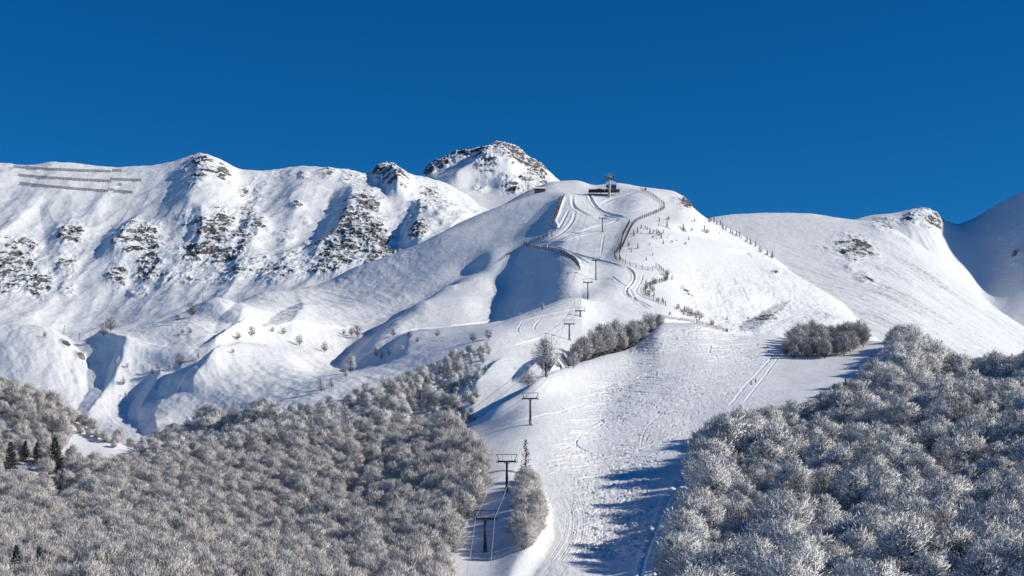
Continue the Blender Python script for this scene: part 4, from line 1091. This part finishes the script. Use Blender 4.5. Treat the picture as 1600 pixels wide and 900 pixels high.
for y in (-1.6, 1.6):
    m.beam((-4, y, topz - 4), (-1.4, y, topz - .3), .12); m.beam((4, y, topz - 4), (1.4, y, topz - .3), .12); m.beam((-1.4, y, topz - .2), (1.4, y, topz), .2)
m.box((0, 0, topz - 2.1), (2.0, 2.0, 1.5))
m.build("service_platform", M_LIGHTSTEEL, t)
for s in (-1, 1):
    m = MB(); m.box((s * 3.4, 0, topz - 3.1), (.9, 4.2, .5))
    for k in range(6): m.tube([(s * 3.4 - .3, -2 + k * .8, topz - 2.7), (s * 3.4 + .3, -2 + k * .8, topz - 2.7)], .34, 10)
    m.build("sheave_train", M_FRAME, t)
ropeL.append(g0 + Vector((-2.3, 0, topz - 3.2))); ropeR.append(g0 + Vector((2.3, 0, topz - 3.2)))
ropeL.insert(0, ropeL[0] + Vector((-1, -150, -24))); ropeR.insert(0, ropeR[0] + Vector((-1, -150, -24)))
def sag(pts):
    out = []
    for a, b in zip(pts[:-1], pts[1:]):
        L_ = (b - a).length
        for k in range(10):
            u = k / 10; q = a.lerp(b, u); q.z -= 4 * u * (1 - u) * L_ * .018; out.append(q)
    return out + [pts[-1]]
m = MB(); m.tube(sag(ropeL), .055, 5); m.tube(sag(ropeR), .055, 5)
m.tube([ropeL[-1] + Vector((2.3 * (1 - math.cos(a)), 2.3 * math.sin(a), 0)) for a in [k * math.pi / 10 for k in range(11)]], .055, 5)
tag(m.build("haul_rope", M_ROPE), "thin pale haul rope strung over all the lift towers up to the summit", "cable")

M_BLUE = plain("blue_panel", (0.02, 0.05, 0.30), .35, var=.1); M_GLASS = plain("dark_glass", (0.02, 0.03, 0.05), .1)
M_DECK = plain("dark_deck_timber", (0.035, 0.03, 0.03), .8); M_TARP = plain("olive_canvas", (0.16, 0.15, 0.11), .9)
M_WHITEP = plain("white_panel", (0.72, 0.74, 0.77), .5, var=.05)
bz = S(955, 296.5, 16)
t = thing("control_cabin", "blue and white cabin with a rounded snowy roof behind the summit tower", "cabin", bz)
m = MB(); m.box((0, 0, 2.0), (8.4, 5, 4.0)); m.build("cabin_body", M_WHITEP, t)
m = MB(); m.box((2.1, -2.55, 1.7), (3.9, .16, 3.2)); m.build("blue_panel", M_BLUE, t)
m = MB(); m.box((-2.6, -2.56, 2.3), (2.3, .12, 1.7)); m.build("window", M_GLASS, t)
m = MB(); prof = [(4.35 * math.cos(a), 3.0 * math.sin(a)) for a in [k * math.pi / 14 for k in range(15)]]
for y in (-2.75, 2.75):
    m.f.append(tuple(range(len(m.v), len(m.v) + 15))); m.v += [(x, y, 4.0 + z) for x, z in prof]
for k in range(14): m.f.append((k, k + 1, 16 + k, 15 + k))
m.build("roof", M_SNOWCAP, t)
dz = S(944, 296.8, 6)
t = thing("timber_deck", "long dark timber deck on posts across the summit, under the blue cabin", "deck", dz)
m = MB(); m.box((0, 3, -.2), (25.5, 12, .4)); m.build("deck_floor", M_DECK, t)
for k in range(9):
    m = MB(); m.box((-12.3 + k * 3.08, -2.6, -2.0), (.35, .35, 3.2)); m.build("post", M_DECK, t)
m = MB(); m.beam((-12.6, -2.9, 1.0), (-2, -2.9, 1.0), .06); m.beam((3, -2.9, 1.0), (12.6, -2.9, 1.0), .06)
for k in range(9):
    if k not in (4,): m.beam((-12.5 + k * 3.1, -2.9, 0), (-12.5 + k * 3.1, -2.9, 1.0), .06)
m.build("railing", M_LIGHTSTEEL, t)
t = thing("covered_snow_gun", "low olive canvas heap lying on the left half of the summit deck", "canvas cover", dz + Vector((-4.2, 3, 0)))
m = MB(); ring = [(-5, 0), (-4.4, 1.1), (-2, 1.5), (0, 2.1), (2.2, 1.7), (4.6, .7), (5.2, 0)]
for a, b in zip(ring[:-1], ring[1:]): m.quad([(a[0], -1.6, a[1] * .55), (b[0], -1.6, b[1] * .55), (b[0], 0, b[1]), (a[0], 0, a[1])]); m.quad([(a[0], 0, a[1]), (b[0], 0, b[1]), (b[0], 1.6, b[1] * .5), (a[0], 1.6, a[1] * .5)])
m.build("canvas", M_TARP, t)
for k, (px, py, hh, lab) in enumerate([(921.8,296,7.3,"white flagpole at the left end of the summit deck, leftmost"),(925.4,296,7.0,"second white flagpole from the left end of the summit deck"),(929.4,296,7.8,"third white flagpole from the left end of the summit deck"),(964.5,296,5.6,"slim pole right of the blue cabin, nearer one"),(967.5,296,5.0,"slim pole at the right end of the summit deck")]):
    q = S(px, py, 10); q.z = dz.z
    m = MB(); m.tube([(0, 0, -3), (0, 0, hh)], [.1, .06], 8); m.tube([(0, 0, hh), (0, 0, hh + .16)], .11, 8)
    o = m.build("flagpole", M_LIGHTSTEEL); o.location = q; tag(o, lab, "pole")
for k, (px, h) in enumerate([(1000.6, 5.2), (1003.6, 5.4)]):
    q = ground(px, 1285)
    m = MB(); m.tube([(0, 0, -1), (0, 0, h)], [.16, .12], 8); m.beam((-.5, 0, h * .35), (.5, 0, h * .35), .16); m.box((0, 0, h - .5), (.4, .3, .5))
    o = m.build("marker_post", M_WOOD); o.location = q; tag(o, ["dark slim post at the top of the long fence, left of the pair", "dark slim post at the top of the long fence, right of the pair"][k], "post")
q = ground(1008.5, 1283); t = thing("snow_gun", "small black box-shaped snow gun at the top of the long fence", "snow gun", q)
m = MB(); m.tube([(0, -1.0, 1.5), (0, .3, 1.5), (0, 1.0, 1.5)], [.85, .8, .55], 16); m.build("barrel", M_FRAME, t)
m = MB()
for a in (0, 2.1, 4.2): m.beam((0, 0, 1.2), (1.1 * math.cos(a), 1.1 * math.sin(a), -.2), .12)
m.build("tripod", M_FRAME, t)

# hut and mast left of the summit
q = ground(843.5, 1296); q.z -= .3
t = thing("mountain_hut", "small brown hut with a snowy roof under the rocky peak", "hut", q, .12)
M_BROWN = plain("brown_boards", (0.10, 0.045, 0.03), .8)
m = MB(); m.box((0, 0, 1.6), (8.6, 4.5, 3.2)); m.build("wall", M_BROWN, t)
m = MB(); m.quad([(-5, -2.7, 3.2), (5, -2.7, 3.2), (5, 0, 4.7), (-5, 0, 4.7)]); m.quad([(5, 2.7, 3.2), (-5, 2.7, 3.2), (-5, 0, 4.7), (5, 0, 4.7)]); m.quad([(-5, 2.7, 3.2), (-5, -2.7, 3.2), (-5, 0, 4.7)]); m.quad([(5, -2.7, 3.2), (5, 2.7, 3.2), (5, 0, 4.7)])
m.build("roof", M_SNOWCAP, t)
m = MB(); m.box((1.6, -2.28, 1.3), (1.3, .1, 2.2)); m.build("door", M_DECK, t)
m = MB(); m.box((-1.8, -2.28, 1.9), (1.6, .1, 1.0)); m.build("window", M_GLASS, t)
q = ground(825, 1290)
t = thing("lattice_mast", "thin rime-coated lattice mast left of the brown hut", "mast", q)
m = MB(); hm = 9.6
for sx in (-1, 1):
    for sy in (-1, 1): m.beam((sx * 1.0, sy * 1.0, -1), (sx * .25, sy * .25, hm), .16)
z = 0.
while z < hm - 1:
    w0, w1 = 1.0 - .75 * z / hm, 1.0 - .75 * (z + 1.2) / hm
    for s in (-1, 1): m.beam((-w0, s * w0, z), (w1, s * w1, z + 1.2), .1); m.beam((s * w0, w0, z), (s * w1, -w1, z + 1.2), .1)
    z += 1.2
m.build("lattice", M_RIME, t)
m = MB(); m.beam((-1.7, 0, hm * .68), (1.7, 0, hm * .68), .2); m.beam((-1.2, 0, hm * .88), (1.2, 0, hm * .88), .2); m.build("crossarm", M_RIME, t)
for k, (px, py, h, lean, lab) in enumerate([(99,519,15,.12,"leaning wooden pole left of two on the far left track"),(124,519,12,.02,"short wooden pole at the track above the left gully"),(317,467,16,0,"thin wooden pole on the skyline of the smooth ridge"),(372,456,8,0,"short wooden pole on the ridge below the cliffs"),(142,516,7,0,"tiny pole beside the far left track"),(239,512,9,0,"tiny pole right of the pair of bare trees at the left")]):
    p = on(px, py, [LC]); hh = h * p.y / FPX
    m = MB(); m.tube([(0, 0, -1), (lean * hh, 0, hh)], [.16, .12], 8); m.beam((lean * hh - .5, 0, hh - .5), (lean * hh + .5, 0, hh - .5), .1)
    o = m.build("wooden_pole", M_WOOD); o.location = p; tag(o, lab, "pole")

# ------------------------------------------------------------ fences
def picket_mesh(h, mat, name, w=.13):
    m = MB(); m.beam((0, 0, -.6), (0, 0, h), w); return m.mesh(name, mat)
POST_D, POST_R, POST_S = picket_mesh(3.0, M_WOOD, "post", .34), picket_mesh(2.7, M_WOOD, "post", .32), picket_mesh(1.9, M_WOOD, "post", .16)
def fence(poly, label, post, step, layers, h, mat, name="wooden_fence", group=None, pick=1.5, cat="fence", rails=(.35, .65, .95), slat=.10, rw=(.07, .10)):
    xs = [q[0] for q in poly]; d = [0]
    pw = [on(x, y, layers) for x, y in spl(poly, 5)]
    # resample by length in plan
    cum = [0]
    for a, b in zip(pw[:-1], pw[1:]): cum.append(cum[-1] + (b - a).length)
    n = max(2, int(cum[-1] / step)); n = min(n, 96)
    def along(s):
        i = min(max(int(np.searchsorted(cum, s)) - 1, 0), len(pw) - 2)
        f = (s - cum[i]) / max(cum[i + 1] - cum[i], 1e-6); q = pw[i].lerp(pw[i + 1], f)
        q = q.copy(); q.z = ground(800 + q.x * FPX / q.y, q.y).z; return q
    base = along(cum[-1] / 2)
    t = thing(name, label, cat, base, 0, group)
    ps = [along(cum[-1] * k / n) for k in range(n + 1)]
    for q in ps:
        o = bpy.data.objects.new("post", post); COL.objects.link(o); o.parent = t; o.location = q - base
    m = MB()
    for a, b in zip(ps[:-1], ps[1:]):
        for z in rails: m.beam(a - base + Vector((0, 0, h * z)), b - base + Vector((0, 0, h * z)), *rw)
        k = int((b - a).length / pick)
        for j in range(1, k):
            q = a.lerp(b, j / k) - base; m.beam(q + Vector((0, 0, .1)), q + Vector((0, 0, h * random.uniform(.85, 1.05))), slat, .05)
    m.build("rail", mat, t)
    return t
fence(cv([(772,172),(800,182),(832,200),(862,222),(888,242),(893,262),(872,278),(845,290),(800,308),(765,322),(735,340),(715,365),(700,395),(685,430),(672,460),(655,490),(648,520),(655,545),(680,562),(710,575),(745,584),(790,596),(830,602)]),
      "long dark picket fence winding down the right side of the upper piste", POST_D, 4.2, [LC], 2.5, M_WOOD)
fence(cv([(705,340),(690,370),(672,405),(662,440),(655,470),(640,495),(622,518),(630,540),(650,552)]), "inner second line of fence, left of the long winding fence", POST_D, 4.2, [LC], 2.3, M_WOOD)
fence(cv([(848,580),(868,590),(886,608),(905,625),(912,642),(900,656),(870,664),(835,674),(805,688),(790,705),(790,730),(810,748),(850,765),(885,778),(900,790)]),
      "dark fence looping round the hairpin of the road below the long fence", POST_D, 3.6, [LC], 2.7, M_WOOD)
fence([(1036,497),(1050,499.5),(1062,501),(1076,502),(1092,506),(1106,510),(1116,513),(1137,519)], "straight low picket fence along the top edge of the open piste", POST_S, 3.1, [LA, LC], 1.7, M_WOOD)
fence(cv([(350,198),(338,225),(328,258),(316,295),(302,325),(288,350)]), "rimed fence on the left edge of the upper piste, upper part, nearer line", POST_R, 3.4, [LC], 2.2, M_RIME)
fence(cv([(330,205),(322,235),(312,270),(298,305),(284,335)]), "rimed fence on the left edge of the upper piste, outer line", POST_R, 3.6, [LC], 2.0, M_RIME)
fence(cv([(334,372),(312,392),(280,404),(245,418),(205,435),(165,455)]), "rimed fence curving down to the left corner of the upper road", POST_R, 3.4, [LC], 2.2, M_RIME)
fence(cv([(135,462),(165,474),(205,482),(250,488),(295,495),(340,508),(375,526),(405,548),(425,572),(438,598)]), "rimed fence on the rim above the dark shaded bowl", POST_R, 3.0, [LC], 2.3, M_RIME)
fence(cv([(5,548),(40,520),(80,500),(120,470),(150,450)]), "thin fence running down the spur left of the shaded bowl", POST_S, 4.0, [LC], 1.3, M_WOOD, pick=3)

# avalanche barriers on the far ridge
POST_B = picket_mesh(2.5, plain("barrier_steel", (0.12, 0.11, 0.10), .7), "post", .3)
M_NET = plain("barrier_boards", (0.085, 0.08, 0.075), .8)
def c1(pts): return [(x / 3.215, 220 + y / 3.215) for x, y in pts]
for pts, lab in [([(68,136),(200,146),(380,154),(556,160)], "topmost long avalanche barrier high on the left ridge"),
                 ([(563,156),(610,157)], "short barrier at the right end of the topmost long one"),
                 ([(92,178),(200,188),(380,200),(558,209)], "middle long avalanche barrier on the left ridge"),
                 ([(553,198),(620,201),(708,204)], "medium barrier at the right end of the middle long one"),
                 ([(98,219),(230,234),(400,248),(542,259)], "lowest long avalanche barrier on the left ridge"),
                 ([(545,250),(572,252)], "tiny barrier stub between the lowest barriers"),
                 ([(573,260),(620,262),(664,265)], "medium barrier right of the lowest long one"),
                 ([(592,225),(612,226)], "tiny isolated barrier between the middle and lowest rows")]:
    fence(c1(pts), lab, POST_B, 4.5, [LG], 3.0, M_NET, name="avalanche_barrier", group="avalanche barriers on the left ridge", pick=9, cat="barrier", rails=(.2, .45, .7, .95), rw=(.12, .42))

# ------------------------------------------------------------ two skiers
M_JACK = [plain("dark_jacket", (0.03, 0.035, 0.06), .7), plain("black_jacket", (0.02, 0.02, 0.022), .7)]
M_SKIN = plain("skin", (0.45, 0.28, 0.2), .6); M_PANT = plain("dark_trousers", (0.02, 0.02, 0.025), .8); M_SKI = plain("ski", (0.25, 0.05, 0.04), .4)
def skier(loc, rz, jacket, label):
    me = bpy.data.meshes.new("person")
    V = [(0,0,.92),(0,-.02,1.15),(0,-.05,1.38),(0,-.04,1.50),(0,-.07,1.60),(0,-.06,1.74),(.10,0,.86),(.14,-.14,.50),(.13,-.04,.10),(.13,-.20,.05),(-.10,0,.86),(-.14,-.14,.50),(-.13,-.04,.10),(-.13,-.20,.05),
         (.20,-.04,1.40),(.33,-.10,1.15),(.34,-.36,1.08),(.34,-.44,1.08),(-.20,-.04,1.40),(-.33,-.10,1.15),(-.34,-.36,1.08),(-.34,-.44,1.08)]
    E = [(0,1),(1,2),(2,3),(3,4),(4,5),(0,6),(6,7),(7,8),(8,9),(0,10),(10,11),(11,12),(12,13),(2,14),(14,15),(15,16),(16,17),(2,18),(18,19),(19,20),(20,21)]
    Rr = [.16,.15,.17,.065,.10,.09,.11,.085,.06,.05,.11,.085,.06,.05,.085,.065,.045,.045,.085,.065,.045,.045]
    me.from_pydata(V, E, [])
    o = bpy.data.objects.new("person", me); COL.objects.link(o)
    sk = o.modifiers.new("skin", 'SKIN'); o.modifiers.new("sub", 'SUBSURF').levels = 1
    for i, r in enumerate(Rr): me.skin_vertices[0].data[i].radius = (r, r)
    me.skin_vertices[0].data[0].use_root = True
    me.materials.append(jacket); o.location = loc; o.rotation_euler = (0, 0, rz); tag(o, label, "person")
    m = MB(); m.tube([(0,-.06,1.70),(0,-.06,1.80),(0,-.06,1.86)], [.125,.11,.04], 10); m.build("helmet", M_PANT, o)
    m = MB(); m.tube([(0,-.155,1.60),(0,-.165,1.68)], [.06,.065], 8); m.build("face", M_SKIN, o)
    m = MB(); m.tube([(0,0,.95),(.07,-.03,.8),(.14,-.14,.5),(.13,-.04,.12)], [.15,.135,.1,.08], 8); m.tube([(0,0,.95),(-.07,-.03,.8),(-.14,-.14,.5),(-.13,-.04,.12)], [.15,.135,.1,.08], 8); m.build("trousers", M_PANT, o)
    for s in (-1, 1):
        m = MB(); m.box((s * .13, -.1, .02), (.09, 1.7, .03)); m.beam((s * .13, -.95, .03), (s * .13, -1.1, .13), .09, .03)
        q = m.build("ski", M_SKI, bpy.data.objects.new("tmp", None)); q.parent = None
        k = q; k.location = loc; k.rotation_euler = (0, 0, rz); tag(k, label.split(" skier")[0] + " skier's " + ("left" if s > 0 else "right") + " ski flat on the snow", "ski")
        m = MB(); m.tube([(s * .34, -.43, 1.15), (s * .42, -.2, .0)], .02, 6)
        q = m.build("ski_pole", M_FRAME); q.location = loc; q.rotation_euler = (0, 0, rz); tag(q, label.split(" skier")[0] + " skier's " + ("left" if s > 0 else "right") + " pole", "ski pole")
skier(on(1173.5, 601, [LA]), .5, M_JACK[0], "lower left skier in a dark jacket descending the groomed lane by the oval grove")
skier(on(1180.5, 598, [LA]), .2, M_JACK[1], "upper right skier in black descending the groomed lane by the oval grove")

import collections
print("KINDS", collections.Counter(o.name.split(".")[0] for o in bpy.data.objects if "category" in o))
